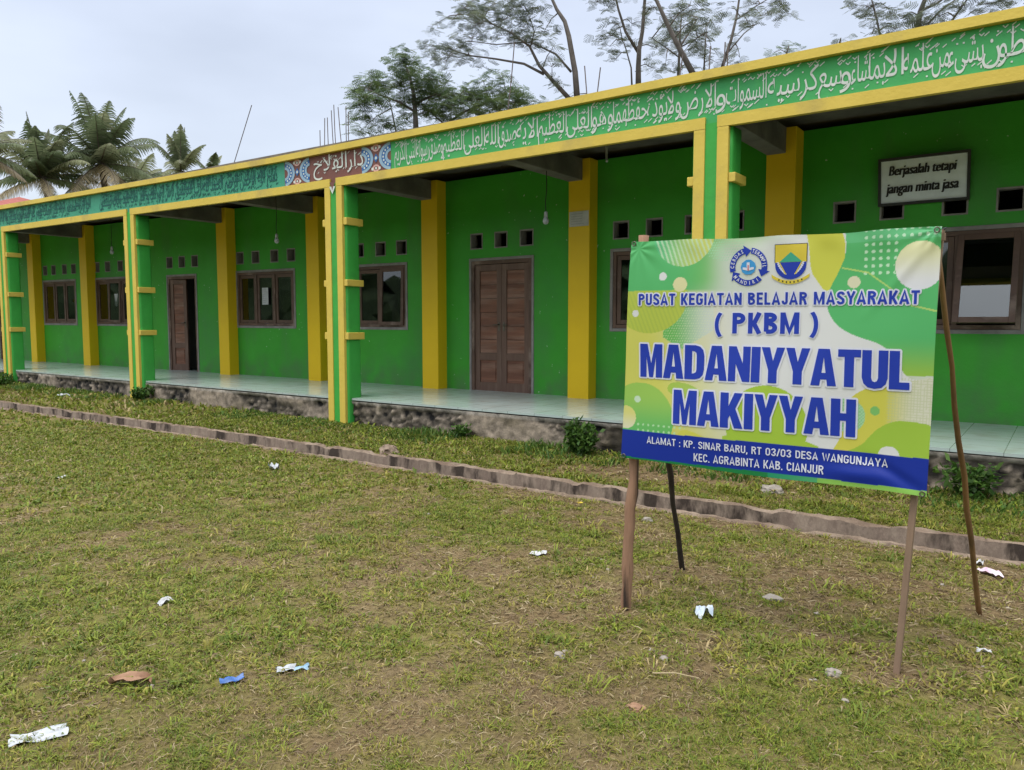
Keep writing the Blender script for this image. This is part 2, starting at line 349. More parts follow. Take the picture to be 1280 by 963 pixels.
# concrete storm drain along the plinth
mb = MB(); dxs = np.arange(-32, 9, .05)
prof = [(G0, -.02), (G0 + .02, .012), (G1 - .02, .014), (G1, 0.), (G1 + .01, -.26), (G2 - .02, -.26), (G2, .06), (G2 + .02, .078), (G3 - .03, .07), (G3, .03)]
rows = []
for i, x in enumerate(dxs):
    row = []
    for k, (u, z) in enumerate(prof):
        nz_ = noise.noise(Vector((x * 1.9, k * 7.3, .4))); n2 = noise.noise(Vector((x * 6, k * 3.1, 8)))
        row.append((x, float(drain_y(x)) + u + .006 * nz_ * (k < 3 or k > 6) + (.014 * n2 + .012 * noise.noise(Vector((x * 17, k * 2.1, 5)))) * (1.4 if k in (0, 9) else .7), z + (.005 * nz_ + .012 * n2 + .012 * noise.noise(Vector((x * 13, k * 1.1, 9))) - (.018 if noise.noise(Vector((x * 2.3, 1 if k < 5 else 6, 4))) > .33 else 0)) * (z > -.1)))
    rows.append(row)
K = len(prof); vsl = [p for r_ in rows for p in r_]
for i in range(len(rows) - 1):
    pass
mb.add(vsl, [])
for i in range(len(rows) - 1):
    for k in range(K - 1):
        mb.f.append((i * K + k, (i + 1) * K + k, (i + 1) * K + k + 1, i * K + k + 1)); mb.m.append(0 if 3 <= k <= 5 else 1)
tag(mb.build('drain_channel', [M['gutter'], M['lip']], smooth=False), kind='structure')

# ------------------------------------------------------------------ the school building
B = empty('school_building', (-11.6, 7.545, 0), 'long single storey green school with yellow pilasters, porch and painted fascia', 'building')
XL, XR = -31.3, 8.4
MB().box(XL, XR, 7.64, 17, FZ - .028, FZ).build('floor', M['tile'], B, True)
MB().box(XL, XR, 7.76, 17, -.1, FZ - .03).build('foundation', M['concrete'], B, True)

# plinth: rough rubble wall under the porch edge
px_ = np.arange(XL, XR, .035); pz_ = np.linspace(-.1, FZ - .03, 20)
PX, PZ = np.meshgrid(px_, pz_, indexing='ij')
disp = np.zeros_like(PX); pc = np.zeros(PX.shape + (3,)); rgs = random.Random(5)
plaster = fbm(PX, PZ * 1.5, 1.3, 77, 4)
for i in range(PX.shape[0]):
    for j in range(PX.shape[1]):
        x, z = PX[i, j], PZ[i, j]
        d, pts = noise.voronoi(Vector((x * 10.5 + .5 * noise.noise(Vector((x * 5, z * 5, 1))), z * 13 + .4 * noise.noise(Vector((x * 6, z * 6, 4))), .3)))
        edge = min(1, (d[1] - d[0]) * 2.6); cid = noise.cell(pts[0] * 13.7)
        pl = max(0., min(1., (plaster[i, j] - .52) * 9))
        top = max(0., min(1., (z - (FZ - .085)) / .03))
        disp[i, j] = (.042 * edge * (.5 + .7 * cid)) * (1 - pl) * (1 - top) + .045 * max(pl, top) + .014 * noise.noise(Vector((x * 14, z * 14, 2))) + .008 * noise.noise(Vector((x * 31, z * 31, 6)))
        st = np.array([.235, .195, .15]) * (.5 + .9 * cid); mo = np.array([.075, .062, .048])
        c = mo * (1 - edge) + st * edge
        c = c * (1 - pl) + np.array([.25, .205, .155]) * pl
        dk = max(0., min(1., (noise.noise(Vector((x * 1.7, z * 2.2, 11))) + .5 * noise.noise(Vector((x * 5, z * 4, 3)))) * 2.2 - .25))
        c = c * (1 - .55 * dk) * np.array([1, 1, 1 - .12 * dk]); pc[i, j] = c * (1 - top * .7) + np.array([.42, .38, .33]) * top * .7
vt = np.stack([PX, 7.682 - disp, PZ], -1)
vt[..., 2] += .0038 * np.maximum(0, -vt[..., 0] - 10) * vt[..., 2]
n0, n1_ = PX.shape; ii = np.arange(n0 * n1_).reshape(n0, n1_)
pq = np.stack([ii[:-1, :-1], ii[1:, :-1], ii[1:, 1:], ii[:-1, 1:]], -1).reshape(-1, 4)
po = np_mesh('plinth', vt.reshape(-1, 3) - np.array([-11.6, 7.545, 0]), [pq], M['rubble'], 'stone', pc.reshape(-1, 3), True); po.parent = B
# openings in the classroom wall (x0, x1, z0, z1)
WIN = [(-23.15, -21.29), (-20.2, -18.34), (-14.2, -12.34), (-11.2, -9.34), (-5.31, -3.45), (-2.27, -.41), (3.3, 5.16)]
DOOR = [(-26.2, -25.0 + .2), (-16.87, -15.71), (-7.9, -6.69), (.85, 2.05)]
WZ = (1.47, 2.57); DZ = (FZ, 2.56)
VX = [-24.72, -23.0, -22.5, -21.87, -21.36, -20.1, -19.57, -18.95, -18.4, -16.75, -16.25, -15.74, -14.08, -13.55, -12.94, -12.42, -11.05, -10.5, -9.95, -9.44, -7.78, -7.29, -6.8, -5.18, -4.67, -4.1, -3.55, -2.22, -1.71, -1.08, -.57, .95, 1.45, 1.95]
op = [(a, b, *WZ) for a, b in WIN] + [(a, b, *DZ) for a, b in DOOR] + [(v - .115, v + .115, 2.745, 2.975) for v in VX]
gx = sorted({XL, XR, -10.} | {o[0] for o in op} | {o[1] for o in op}); gz = sorted({FZ, 3.87} | {o[2] for o in op} | {o[3] for o in op})
mb = MB(); YB = YW + .16
def inside(x, z): return any(o[0] < x < o[1] and o[2] < z < o[3] for o in op)
cell = {}
for i in range(len(gx) - 1):
    for j in range(len(gz) - 1):
        cell[i, j] = not inside((gx[i] + gx[i + 1]) / 2, (gz[j] + gz[j + 1]) / 2)
for (i, j), solid in cell.items():
    x0, x1, z0, z1 = gx[i], gx[i + 1], gz[j], gz[j + 1]
    if solid:
        mb.add([(x0, YW, z0), (x1, YW, z0), (x1, YW, z1), (x0, YW, z1)], [(0, 1, 2, 3)], 0)
        mb.add([(x0, YB, z0), (x1, YB, z0), (x1, YB, z1), (x0, YB, z1)], [(3, 2, 1, 0)], 1)
    else:
        for di, dj, e0, e1 in ((-1, 0, (x0, z0), (x0, z1)), (1, 0, (x1, z1), (x1, z0)), (0, -1, (x1, z0), (x0, z0)), (0, 1, (x0, z1), (x1, z1))):
            if cell.get((i + di, j + dj), True):
                mb.add([(e0[0], YW, e0[1]), (e1[0], YW, e1[1]), (e1[0], YB, e1[1]), (e0[0], YB, e0[1])], [(0, 1, 2, 3)], 2)
mb.build('front_wall', [M['wall'], M['room'], M['cement']], B, True)
# far walls and partitions of the classrooms
MB().box(XL, XR, 16.8, 17, FZ, 3.87, 0).build('back_wall', M['room'], B, True)
for x in (XL + .1, -26.9, -17.35, -8.75, -.1 + .35, XR - .1):
    MB().box(x - .08, x + .08, YB + .003, 16.79, FZ + .003, 3.86).build('partition_wall', M['room'], B, True)
# roof slab, porch lintel and ceiling beams
MB().box(XL - .1, XR + .1, 7.86, 17.2, 3.875, 3.99).build('roof_slab', M['concrete'], B, True)
MB().box(XL, XR, 7.60, 7.858, 3.5, 3.98).build('lintel', M['concrete'], B, True)
PIL = [-23.4, -20.38, -14.4, -11.53, -8.6, -5.74, -2.89, 2.75]
for i, x in enumerate(PIL):
    pr = .30 if x > -3.2 else .22
    MB().box(x - .175, x + .175, YW - pr, YW + .02, FZ, 3.872).build('pilaster', M['pilaster'], B, True, bevel=.008)
    MB().box(x - .17, x + .06, 7.862, YW - pr - .003, 3.57, 3.873).build('ceiling_beam', M['concrete'], B, True, bevel=.01)

# fascia: painted board with yellow edges
def strip(x0, x1, y0, y1, z0, z1, m, name, step=1.):
    mb = MB(); n = max(1, int((x1 - x0) / step)); q = np.linspace(x0, x1, n + 1)
    for a, b_ in zip(q[:-1], q[1:]):
        v = [(x, y, z) for z in (z0, z1) for y in (y0, y1) for x in (a, b_)]
        mb.add(v, [(0, 2, 3, 1), (4, 5, 7, 6), (0, 1, 5, 4), (2, 6, 7, 3)])
    mb.add([(x0, y0, z0), (x0, y1, z0), (x0, y1, z1), (x0, y0, z1)], [(3, 2, 1, 0)]); mb.add([(x1, y0, z0), (x1, y1, z0), (x1, y1, z1), (x1, y0, z1)], [(0, 1, 2, 3)])
    return mb.build(name, m, B, True)
MX0, MX1 = -9.72, -7.48
fa_r = strip(MX1, XR, YF + .02, 7.598, 3.55, 3.975, M['fascia'], 'fascia_board')
fa_l = strip(XL, MX0, YF + .02, 7.598, 3.55, 3.975, M['teal'], 'fascia_board')
fa_m = strip(MX0, MX1, YF + .02, 7.598, 3.55, 3.975, M['maroon'], 'medallion_panel', .5)
strip(XL - .1, XR + .1, YF - .045, 7.9, 3.978, 4.062, M['trim'], 'top_trim')

# porch columns with their flat yellow and green face
COLX = [-25.55, -19.92, -14.26, -8.62, -3.0, 2.64]
def column(x):
    q = random.Random(int(x * 10)); zs = np.linspace(.02, 3.498, 15); n = 24; mb = MB(); vv = []
    for z in zs:                                     # hand-plastered post: rounded arrises, slightly wavy faces
        for k in range(n):
            a = 2 * math.pi * (k + .5) / n; ca, sa = math.cos(a), math.sin(a); p = .22
            w_ = .004 * noise.noise(Vector((x + ca, sa * 2, z * 1.7)))
            vv.append((x + (.215 + w_) * math.copysign(abs(ca) ** p, ca), 7.712 + (.133 + w_) * math.copysign(abs(sa) ** p, sa), z))
    mb.add(vv, [(i * n + j, i * n + (j + 1) % n, (i + 1) * n + (j + 1) % n, (i + 1) * n + j) for i in range(len(zs) - 1) for j in range(n)] + [tuple((len(zs) - 1) * n + j for j in range(n))])
    c = mb.build('column', M['column'], B, True, smooth=True)
    MB().box(x - .062, x + .062, 7.552, 7.66, .02, 3.549).build('face_panel', M['column'], c, True)
    for s in (-1, 1):
        a, b_ = sorted((x + s * .063, x + s * .182))
        MB().box(a, b_, 7.538, 7.66, .02, 3.497).build('yellow_strip', M['trim'], c, True, bevel=.006)
    for z in (2.955, 2.09, 1.315):
        m2_ = MB(); d = .253 + q.uniform(-.006, .006); z += q.uniform(-.008, .008); h_ = .098 + q.uniform(-.006, .006)
        for sg in (-1, 1):                           # the band wraps the sides and back and stops at the strips
            a, b_ = sorted((x + sg * .183, x + sg * d)); m2_.box(a, b_, 7.556, 7.875, z, z + h_)
        m2_.box(x - .1829, x + .1829, 7.846, 7.8745, z + .001, z + h_ - .001)
        m2_.build('yellow_band', M['trim'], c, True, bevel=.007)
    return c
for x in COLX: column(x)
# yellow border under the fascia, one length per bay
ed = [XL] + [q for x in COLX for q in (x - .182, x + .182)] + [XR]
for a, b_ in zip(ed[0::2], ed[1::2]):
    strip(a + (0 if a == XL else -.119), b_ + (0 if b_ == XR else .119), YF - .008, 7.6, 3.499, 3.612, M['trim'], 'bay_border')
# the green between two borders reaches up into the fascia
# --- windows, doors, vents
def ring(mb, x0, x1, z0, z1, wd, y0, y1, mi=0):
    mb.box(x0, x0 + wd, y0, y1, z0, z1, mi); mb.box(x1 - wd, x1, y0, y1, z0, z1, mi)
    mb.box(x0 + wd, x1 - wd, y0, y1, z1 - wd, z1, mi); mb.box(x0 + wd, x1 - wd, y0, y1, z0, z0 + wd, mi)
def rot_top(p, x, z, y, ang):   # hinge along the top edge
    dz, dy = p[2] - z, p[1] - y
    return (p[0], y + dy * math.cos(ang) + dz * math.sin(ang), z + dz * math.cos(ang) - dy * math.sin(ang))
def window(x0, x1, angs):
    z0, z1 = WZ; mb = MB()
    ring(mb, x0 - .035, x1 + .035, z0 - .035, z1 + .035, .045, YW - .012, YW + .05, 1)
    ring(mb, x0 + .012, x1 - .012, z0 + .012, z1 - .012, .05, YW - .004, YW + .1, 0)
    n = len(angs); wd = (x1 - x0 - .024 - .05) / n
    for k in range(1, n): mb.box(x0 + .037 + k * wd - .025, x0 + .037 + k * wd + .025, YW - .002, YW + .098, z0 + .0625, z1 - .0625, 0)
    wn = mb.build('window', [M['frame_wood'], M['cement']], B, True, bevel=.004)
    for k, ang in enumerate(angs):
        a = x0 + .012 + .05 + k * wd + .004 + (.0 if k == 0 else .0); b_ = a + wd - .05 - .008
        ms = MB(); zz0, zz1 = z0 + .066, z1 - .066
        if ang: a -= .02; b_ += .02; zz0 -= .02; zz1 += .015
        y = YW + .015 if not ang else YW - .012
        ring(ms, a, b_, zz0, zz1, .062, y, y + .035)
        mg = MB(); mg.box(a + .058, b_ - .058, y + .015, y + .019, zz0 + .058, zz1 - .058)
        if ang:
            for q in (ms, mg): q.v = [rot_top(p, 0, zz1, y, ang) for p in q.v]
            ms.bar((a + .05, YW + .01, zz0 + .3), (a + .05, y - math.sin(ang) * (zz1 - zz0) * .8, zz1 - (zz1 - zz0) * .8 * math.cos(ang)), .012, .012)
        ms.build('sash', M['frame_wood'], wn, True, bevel=.004); mg.build('pane', M['glass'], wn, True)
    return wn
for i, (a, b_) in enumerate(WIN):
    window(a, b_, {5: [0, 0, .3], 3: [0, 0, .035], 1: [0, .03, 0]}.get(i, [0, 0, 0]))
def door(x0, x1, angs):
    z0, z1 = DZ; mb = MB(); f = .07
    for xa, xb in ((x0 - .03, x0 + .012), (x1 - .012, x1 + .03)): mb.box(xa, xb, YW - .012, YW + .03, z0, z1 + .03, 1)
    mb.box(x0 + .012, x1 - .012, YW - .012, YW + .03, z1 - .012, z1 + .03, 1)
    mb.box(x0 + .013, x0 + f, YW - .003, YW + .12, z0 + .002, z1 - .013, 0); mb.box(x1 - f, x1 - .013, YW - .003, YW + .12, z0 + .002, z1 - .013, 0)
    mb.box(x0 + f, x1 - f, YW - .003, YW + .12, z1 - f, z1 - .013, 0)
    dr = mb.build('door', [M['frame_wood'], M['cement']], B, True, bevel=.004)
    wl = (x1 - x0 - 2 * f) / 2 - .004
    for k, ang in enumerate(angs):
        ml = MB(); a = x0 + f + .002 + k * (wl + .004); b_ = a + wl; zt = z1 - f - .006; zb = z0 + .012; y = YW + .02; s = .095
        ml.box(a, a + s, y, y + .04, zb, zt, 0); ml.box(b_ - s, b_, y, y + .04, zb, zt, 0)
        zm = zb + .5
        for q0, q1 in ((zb, zb + .14), (zm, zm + .11), (zt - .1, zt)): ml.box(a + s, b_ - s, y + .001, y + .04, q0, q1, 0)
        # panels of horizontal boards
        ml.box(a + s, b_ - s, y + .018, y + .034, zb + .14, zm, 1)
        ml.box(a + s + .03, b_ - s - .03, y + .006, y + .0178, zb + .175, zm - .035, 1)
        nb = 6; hh = (zt - .1 - zm - .11) / nb
        for q in range(nb):
            z_ = zm + .11 + q * hh
            ml.box(a + s, b_ - s, y + .012 + .0035 * (q % 3), y + .034, z_ + .002, z_ + hh - .006, 1)
            ml.box(a + s, b_ - s, y + .026, y + .0338, z_ + hh - .006, z_ + hh + .002, 0)
        mh = MB(); hx = b_ - .045 if k == 0 else a + .045
        mh.box(hx - .018, hx + .018, y - .006, y + .001, z0 + .98, z0 + 1.12); mh.tube([(hx, y - .004, z0 + 1.08), (hx, y - .045, z0 + 1.08), (hx + (.09 if k else -.09), y - .045, z0 + 1.075)], .009, 8)
        if ang:
            hx_ = a if k == 0 else b_
            for qq in (ml, mh):
                qq.v = [(hx_ + (p[0] - hx_) * math.cos(ang) - (p[1] - y) * math.sin(ang), y + (p[0] - hx_) * math.sin(ang) + (p[1] - y) * math.cos(ang), p[2]) for p in qq.v]
        ml.build('leaf', [M['wood'], M['woodH']], dr, True, bevel=.003); mh.build('handle', M['brass'], dr, True)
door(*DOOR[0], [0, 0]); door(*DOOR[1], [.18, -1.5]); door(*DOOR[2], [0, 0]); door(*DOOR[3], [0, 0])
for v in VX:
    mb = MB(); ring(mb, v - .128, v + .128, 2.732, 2.988, .019, YW - .006, YW + .12)
    mb.build('vent', M['cement'], B, True)
# little conduit stub under the porch ceiling
MB().tube([(-5.06, 9.12, 3.874), (-5.05, 9.1, 3.76), (-5.0, 9.02, 3.66)], .016, 8).build('ceiling_hook', M['plastic'], B, True)
# rebar left standing on the roof for a second storey
for (a, b_) in [((-11.54, 3.98), (-11.51, 5.15)), ((-11.45, 3.98), (-11.37, 5.35)), ((-11.29, 3.98), (-11.3, 5.35)), ((-11.12, 3.98), (-11.19, 5.46)), ((-11.07, 3.98), (-11.12, 5.55)), ((-10.85, 3.98), (-11.01, 5.49)), ((-10.81, 3.98), (-10.8, 5.47)), ((-10.75, 3.98), (-10.74, 5.36)),
                ((-14.75, 3.98), (-13.6, 5.94)), ((-5.72, 3.98), (-5.79, 5.23)), ((-5.75, 3.98), (-5.53, 5.16)), ((-7.29, 3.98), (-7.05, 5.82)), ((-4.45, 3.98), (-4.3, 5.09)), ((-3.93, 3.98), (-3.93, 5.12)), ((-3.71, 3.98), (-3.74, 5.13)), ((-3.67, 3.98), (-3.7, 5.1))]:
    q = [(a[0] + (b_[0] - a[0]) * s + .02 * math.sin(s * 4 + a[0]) * s, 9.8, a[1] + (b_[1] - a[1]) * s) for s in (0, .35, .7, 1)]
    MB().tube(q, .0085, 5).build('rebar', M['steel'], B)

# --- painted writing on the fascia
def fit(mb, body, x0, x1, zb, sz, y, off=.012, mi=0, stretch_z=None, shear=0, scl=None):
    v, f = text2d(body, off, shear)
    if len(v) == 0: return
    lo, hi = v.min(0), v.max(0); sx = (x1 - x0) / (hi[0] - lo[0])
    isl = islands(len(v), f)
    if stretch_z: sz = stretch_z / (hi[1] - lo[1]); zb = zb - lo[1] * sz
    mb.add([(x0 + (p[0] - lo[0]) * sx, y - .0003 * (isl[i] % 5), zb + p[1] * sz) for i, p in enumerate(v)], f, mi)
rg = random.Random(3)
def marks(mb, x0, x1, z0, z1, y, n, s=1.):
    for _ in range(n):
        x = rg.uniform(x0, x1); z = rg.choice([rg.uniform(z0, z0 + .05), rg.uniform(z1 - .11, z1 - .03), rg.uniform(z1 - .11, z1 - .03)]); k = rg.random(); q = y + .0004 * rg.random() + .0006
        if k < .5:
            a = rg.uniform(.018, .032) * s; mb.add([(x, q, z), (x + a * 1.3, q, z + a), (x + a * 1.3 - .003, q, z + a + .009 * s), (x - .003, q, z + .009 * s)], [(0, 1, 2, 3)])
        elif k < .75:
            a = .014 * s
            mb.add([(x, q, z), (x + a, q, z), (x + a, q, z + a), (x, q, z + a)], [(0, 1, 2, 3)])
        else:
            a = .022 * s
            mb.add([(x - a, q, z + a), (x, q, z), (x + a, q, z + a), (x + a - .006, q, z + a + .006), (x, q, z + .012), (x - a + .006, q, z + a + .006)], [(0, 1, 4, 5), (1, 2, 3, 4)])
W_ = [(-.566, -.351, "\ufeee\ufec4\ufef3"), (-.678, -.572, "\ufee5"), (-.924, -.689, "\ufe80\ufef2\ufeb8\ufe91"), (-1.045, -.936, "\ufee6\ufee3"), (-1.27, -1.055, "\ufeea\ufee4\ufee0\ufecb"), (-1.42, -1.282, "\ufefb\ufe8d"),
      (-1.545, -1.43, "\ufe8e\ufee4\ufe91"), (-1.69, -1.555, "\ufe80\ufe8e\ufeb7"), (-1.786, -1.711, "\ufeed"), (-1.973, -1.79, "\ufeca\ufeb3"), (-2.44, -1.994, "\ufeea\ufef4\ufeb3\ufeae\ufedb"), (-2.85, -2.47, "\ufe95\ufe8d\ufeee\ufee4\ufeb4\ufedf\ufe8d"), (-2.956, -2.872, "\ufeed"),
      (-3.336, -2.973, "\ufebd\ufead\ufefb\ufe8d"), (-3.477, -3.35, "\ufefb\ufeed"), (-3.704, -3.495, "\ufee9\ufea9\ufe86\ufef3"), (-4.11, -3.725, "\ufe8e\ufee4\ufeec\ufec8\ufed4\ufea3"), (-4.373, -4.13, "\ufeee\ufeeb\ufeed"), (-4.70, -4.39, "\ufef2\ufee0\ufecc\ufedf\ufe8d"),
      (-5.09, -4.72, "\ufee2\ufef4\ufec8\ufecc\ufedf\ufe8d"), (-5.40, -5.11, "\ufe94\ufef3\ufefb\ufe8d"), (-5.66, -5.42, "\ufed5\ufeaa\ufebb"), (-5.87, -5.68, "\ufeea\ufee0\ufedf\ufe8d"), (-6.2, -5.89, "\ufef2\ufee0\ufecc\ufedf\ufe8d"), (-6.55, -6.22, "\ufee2\ufef4\ufec8\ufecc\ufedf\ufe8d"),
      (-6.78, -6.57, "\ufed5\ufeaa\ufebb\ufeed"), (-7.0, -6.80, "\ufeea\ufedf\ufeee\ufeb3\ufead"), (-7.18, -7.02, "\ufef2\ufe92\ufee8\ufedf\ufe8d"), (-7.40, -7.2, "\ufee2\ufef3\ufeae\ufedc\ufedf\ufe8d")]
more = ["\ufea4\ufef3", "\ufefb\ufeed", "\ufee2\ufeec\ufed4\ufee0\ufea7", "\ufe8e\ufee3\ufeed", "\ufee2\ufeec\ufef3\ufeaa\ufef3\ufe8d", "\ufee6\ufef4\ufe91", "\ufe8e\ufee3", "\ufee2\ufee0\ufecc\ufef3", "\ufeea\ufee7\ufeab\ufe8e\ufe91", "\ufefb\ufe8d", "\ufee9\ufeaa\ufee8\ufecb", "\ufeca\ufed4\ufeb8\ufef3", "\ufe8d\ufeab", "\ufee6\ufee3"]
x = -.34
for s in more: W_.append((x, x + .09 + .085 * len(s), s)); x += .11 + .085 * len(s)
mb = MB(); LY = YF + .015
for a, b_, s in W_:
    fit(mb, s, a - .01, b_ + .01, 3.71, .325, LY, .0)
marks(mb, -7.4, 5.5, 3.63, 3.978, LY, 620)
mb.build('lettering', M['white_paint'], fa_r, True)
verses = ["\ufee2\ufef4\ufea3\ufeae\ufedf\ufe8d \ufee6\ufee4\ufea3\ufeae\ufedf\ufe8d \ufeea\ufee0\ufedf\ufe8d \ufee2\ufeb4\ufe91", "\ufee6\ufef4\ufee4\ufedf\ufe8e\ufecc\ufedf\ufe8d \ufe8f\ufead \ufeea\ufee0\ufedf \ufeaa\ufee4\ufea4\ufedf\ufe8d",
          "\ufee6\ufef3\ufeaa\ufedf\ufe8d \ufee1\ufeee\ufef3 \ufeda\ufedf\ufe8e\ufee3 \ufee2\ufef4\ufea3\ufeae\ufedf\ufe8d \ufee6\ufee4\ufea3\ufeae\ufedf\ufe8d", "\ufee6\ufef4\ufecc\ufe98\ufeb4\ufee7 \ufed9\ufe8e\ufef3\ufe8d\ufeed \ufeaa\ufe92\ufecc\ufee7 \ufed9\ufe8e\ufef3\ufe8d",
          "\ufee2\ufef4\ufed8\ufe98\ufeb4\ufee4\ufedf\ufe8d \ufec1\ufe8d\ufeae\ufebc\ufedf\ufe8d \ufe8e\ufee7\ufeaa\ufeeb\ufe8d", "\ufee2\ufeec\ufef4\ufee0\ufecb \ufe96\ufee4\ufecc\ufee7\ufe8d \ufee6\ufef3\ufeac\ufedf\ufe8d \ufec1\ufe8d\ufeae\ufebb",
          "\ufee6\ufef4\ufedf\ufe8e\ufec0\ufedf\ufe8d \ufefb\ufeed \ufee2\ufeec\ufef4\ufee0\ufecb \ufe8f\ufeee\ufec0\ufed0\ufee4\ufedf\ufe8d \ufeae\ufef4\ufecf"]
mb = MB()
spans = [(-11.25, -9.9), (-12.7, -11.3), (-13.9, -12.75), (-15.35, -13.95), (-16.7, -15.7), (-18.1, -16.75), (-20.2, -18.15), (-22.3, -20.3), (-24.4, -22.4), (-26.5, -24.5)]
for k, (a, b_) in enumerate(spans): fit(mb, verses[k % 7], a, b_, 3.72, .3, LY, .006); fit(mb, verses[(k + 3) % 7], a + .05, b_ - .02, 3.80, .2, LY - .002, .004)
for a, b_ in ((-26, -16.6), (-16.2, -15.7), (-15.3, -9.9)): marks(mb, a, b_, 3.63, 3.975, LY, int((b_ - a) * 60), 1.3)
mb.build('lettering', M['dark_teal_paint'], fa_l, True)
# medallion: maroon field with white name, patterned ends in blue and white, drop at the bottom
mb = MB()
fit(mb, "\ufead\ufe8d\ufea9", -8.33, -8.01, 3.735, .31, LY - .003, .0); mb.build('lettering', M['white_paint'], fa_m, True); mb = MB(); fit(mb, "\ufea1\ufefc\ufed4\ufedf\ufe8d", -9.05, -8.34, 3.745, .31, LY - .003, .0)
marks(mb, -9.0, -8.02, 3.69, 3.96, LY - .004, 40)
mb.add([(-8.685, LY - .03, 3.498), (-8.62, LY - .03, 3.39), (-8.555, LY - .03, 3.498), (-8.60, LY - .03, 3.498), (-8.62, LY - .03, 3.44), (-8.64, LY - .03, 3.498)], [(0, 1, 4, 5), (1, 2, 3, 4)])
def disc2(mb, x, z, r, y, mi, n=14, rz=None, r0=0, a0=0, a1=360):
    rz = rz or r; full = a1 - a0 >= 360
    vs_ = []; k = n if full else n + 1
    for q in range(k):
        a = R(a0 + (a1 - a0) * q / n); vs_.append((x + r * math.cos(a), y, z + rz * math.sin(a)))
    if r0:
        for q in range(k):
            a = R(a0 + (a1 - a0) * q / n); vs_.append((x + r0 * math.cos(a), y, z + rz * r0 / r * math.sin(a)))
        mb.add(vs_, [(q, (q + 1) % k, k + (q + 1) % k, k + q) for q in range(n)], mi)
    else: mb.add(vs_, [tuple(range(k))], mi)
mb.build('lettering', M['white_paint'], fa_m, True)
for c, s in ((-9.42, 1), (-7.76, 1)):
    mb = MB()
    for sg in (-1, 1):
        xx = c + sg * .29
        disc2(mb, xx, 3.795, .235, LY - .0012, 1, 18, .183, .185, *((-86, 86) if sg < 0 else (94, 266)))
        disc2(mb, xx, 3.795, .183, LY - .0010, 2, 18, .142, .12, *((-86, 86) if sg < 0 else (94, 266)))
        disc2(mb, xx, 3.795, .118, LY - .0012, 1, 12, .10, .075, *((-86, 86) if sg < 0 else (94, 266)))
        for q in range(-3, 4): disc2(mb, xx - sg * .152 * math.cos(q * .38), 3.795 + .12 * math.sin(q * .38), .016, LY - .002, 0, 8)
        disc2(mb, c, 3.795 + sg * .135, .07, LY - .0015, 3, 12, .05, .038); disc2(mb, c, 3.795 + sg * .135, .02, LY - .0016, 0, 8)
        disc2(mb, c - .07, 3.795 + sg * .14, .022, LY - .0018, 0, 8); disc2(mb, c + .07, 3.795 + sg * .14, .022, LY - .0018, 0, 8)
    disc2(mb, c, 3.795, .05, LY - .0022, 2, 4, .06); disc2(mb, c, 3.795, .022, LY - .0026, 0, 8)
    mb.build('painted_ornament', [M['white_paint'], M['sky_paint'], M['navy_paint'], M['pink_paint']], fa_m, True)
# pointed maroon drop under the medallion
MB().add([(-8.68, LY - .028, 3.56), (-8.62, LY - .028, 3.44), (-8.56, LY - .028, 3.56)], [(0, 1, 2)]).build('maroon_drop', M['maroon'], fa_m, True)

# ------------------------------------------------------------------ things on and in the building
sg_ = empty('motto_sign', (-1.4, YW - .02, 2.88), 'white motto sign with slanted black words, dark framed, high on wall', 'sign')
def tilt(p): return (p[0], p[1] - (p[2] - 2.9) * .16, p[2])
mb = MB(); ring(mb, -1.85, -.94, 2.885, 3.405, .03, YW - .05, YW - .02); mb.box(-1.82, -.97, YW - .03, YW - .02, 2.915, 3.375); mb.v = [tilt(p) for p in mb.v]; mb.build('frame', M['black'], sg_)
mb = MB().add([(-1.82, YW - .034, 2.915), (-.97, YW - .034, 2.915), (-.97, YW - .034, 3.375), (-1.82, YW - .034, 3.375)], [(0, 1, 2, 3)]); mb.v = [tilt(p) for p in mb.v]
sh_ = mb.build('sheet', mat('grey_banner_sheet', (.68, .74, .80), (.60, .66, .72), 7, .6, c3=(.5, .55, .6), s3=3), sg_)
for body, a, b_, z in (('Berjasalah tetapi', -1.735, -1.07, 3.18), ('jangan minta jasa', -1.765, -1.05, 2.985)):
    mb = MB()
    for k, d in enumerate((-.0065, -.003, 0, .003, .0065)): fit(mb, body, a + d, b_ + d, z, .1, YW - .039 - .0016 * k, .0, shear=.18, stretch_z=.135)
    mb.v = [tilt(p) for p in mb.v]; mb.build('lettering', M['ink'], sh_)

def paper(x0, x1, z0, z1, y, label, lines=6):
    p = empty('paper_notice', ((x0 + x1) / 2, y, z0), label, 'notice')
    mb = MB(); n = 6
    for i in range(n):
        a, b_ = x0 + (x1 - x0) * i / n, x0 + (x1 - x0) * (i + 1) / n
        f = lambda q: y - .004 - .006 * math.sin((q - x0) / (x1 - x0) * 3.1)
        mb.add([(a, f(a), z0), (b_, f(b_), z0), (b_, f(b_), z1), (a, f(a), z1)], [(0, 1, 2, 3)])
    mb.build('sheet', M['paper'], p)
    mb = MB()
    for q in range(lines):
        z = z1 - (q + 1) * (z1 - z0) / (lines + 1); a = x0 + .12 * (x1 - x0); b_ = x1 - (.12 + .25 * rg.random()) * (x1 - x0)
        mb.box(a, b_, y - .0135, y - .0125, z - .003, z + .003)
    mb.build('print', mat('grey_print', (.3, .32, .34)), p)
pz6 = YW - .22
paper(-5.895, -5.575, 2.93, 3.14, pz6 - .004, 'white paper notice pasted high on the yellow pilaster', 5)
paper(-13.36, -13.16, 1.93, 2.27, YW - .002, 'small white notice taped inside middle pane of the three-pane window', 7)
paper(-19.29, -19.11, 1.97, 2.28, YW - .002, 'small white notice in the window left of the far yellow striped column', 7)
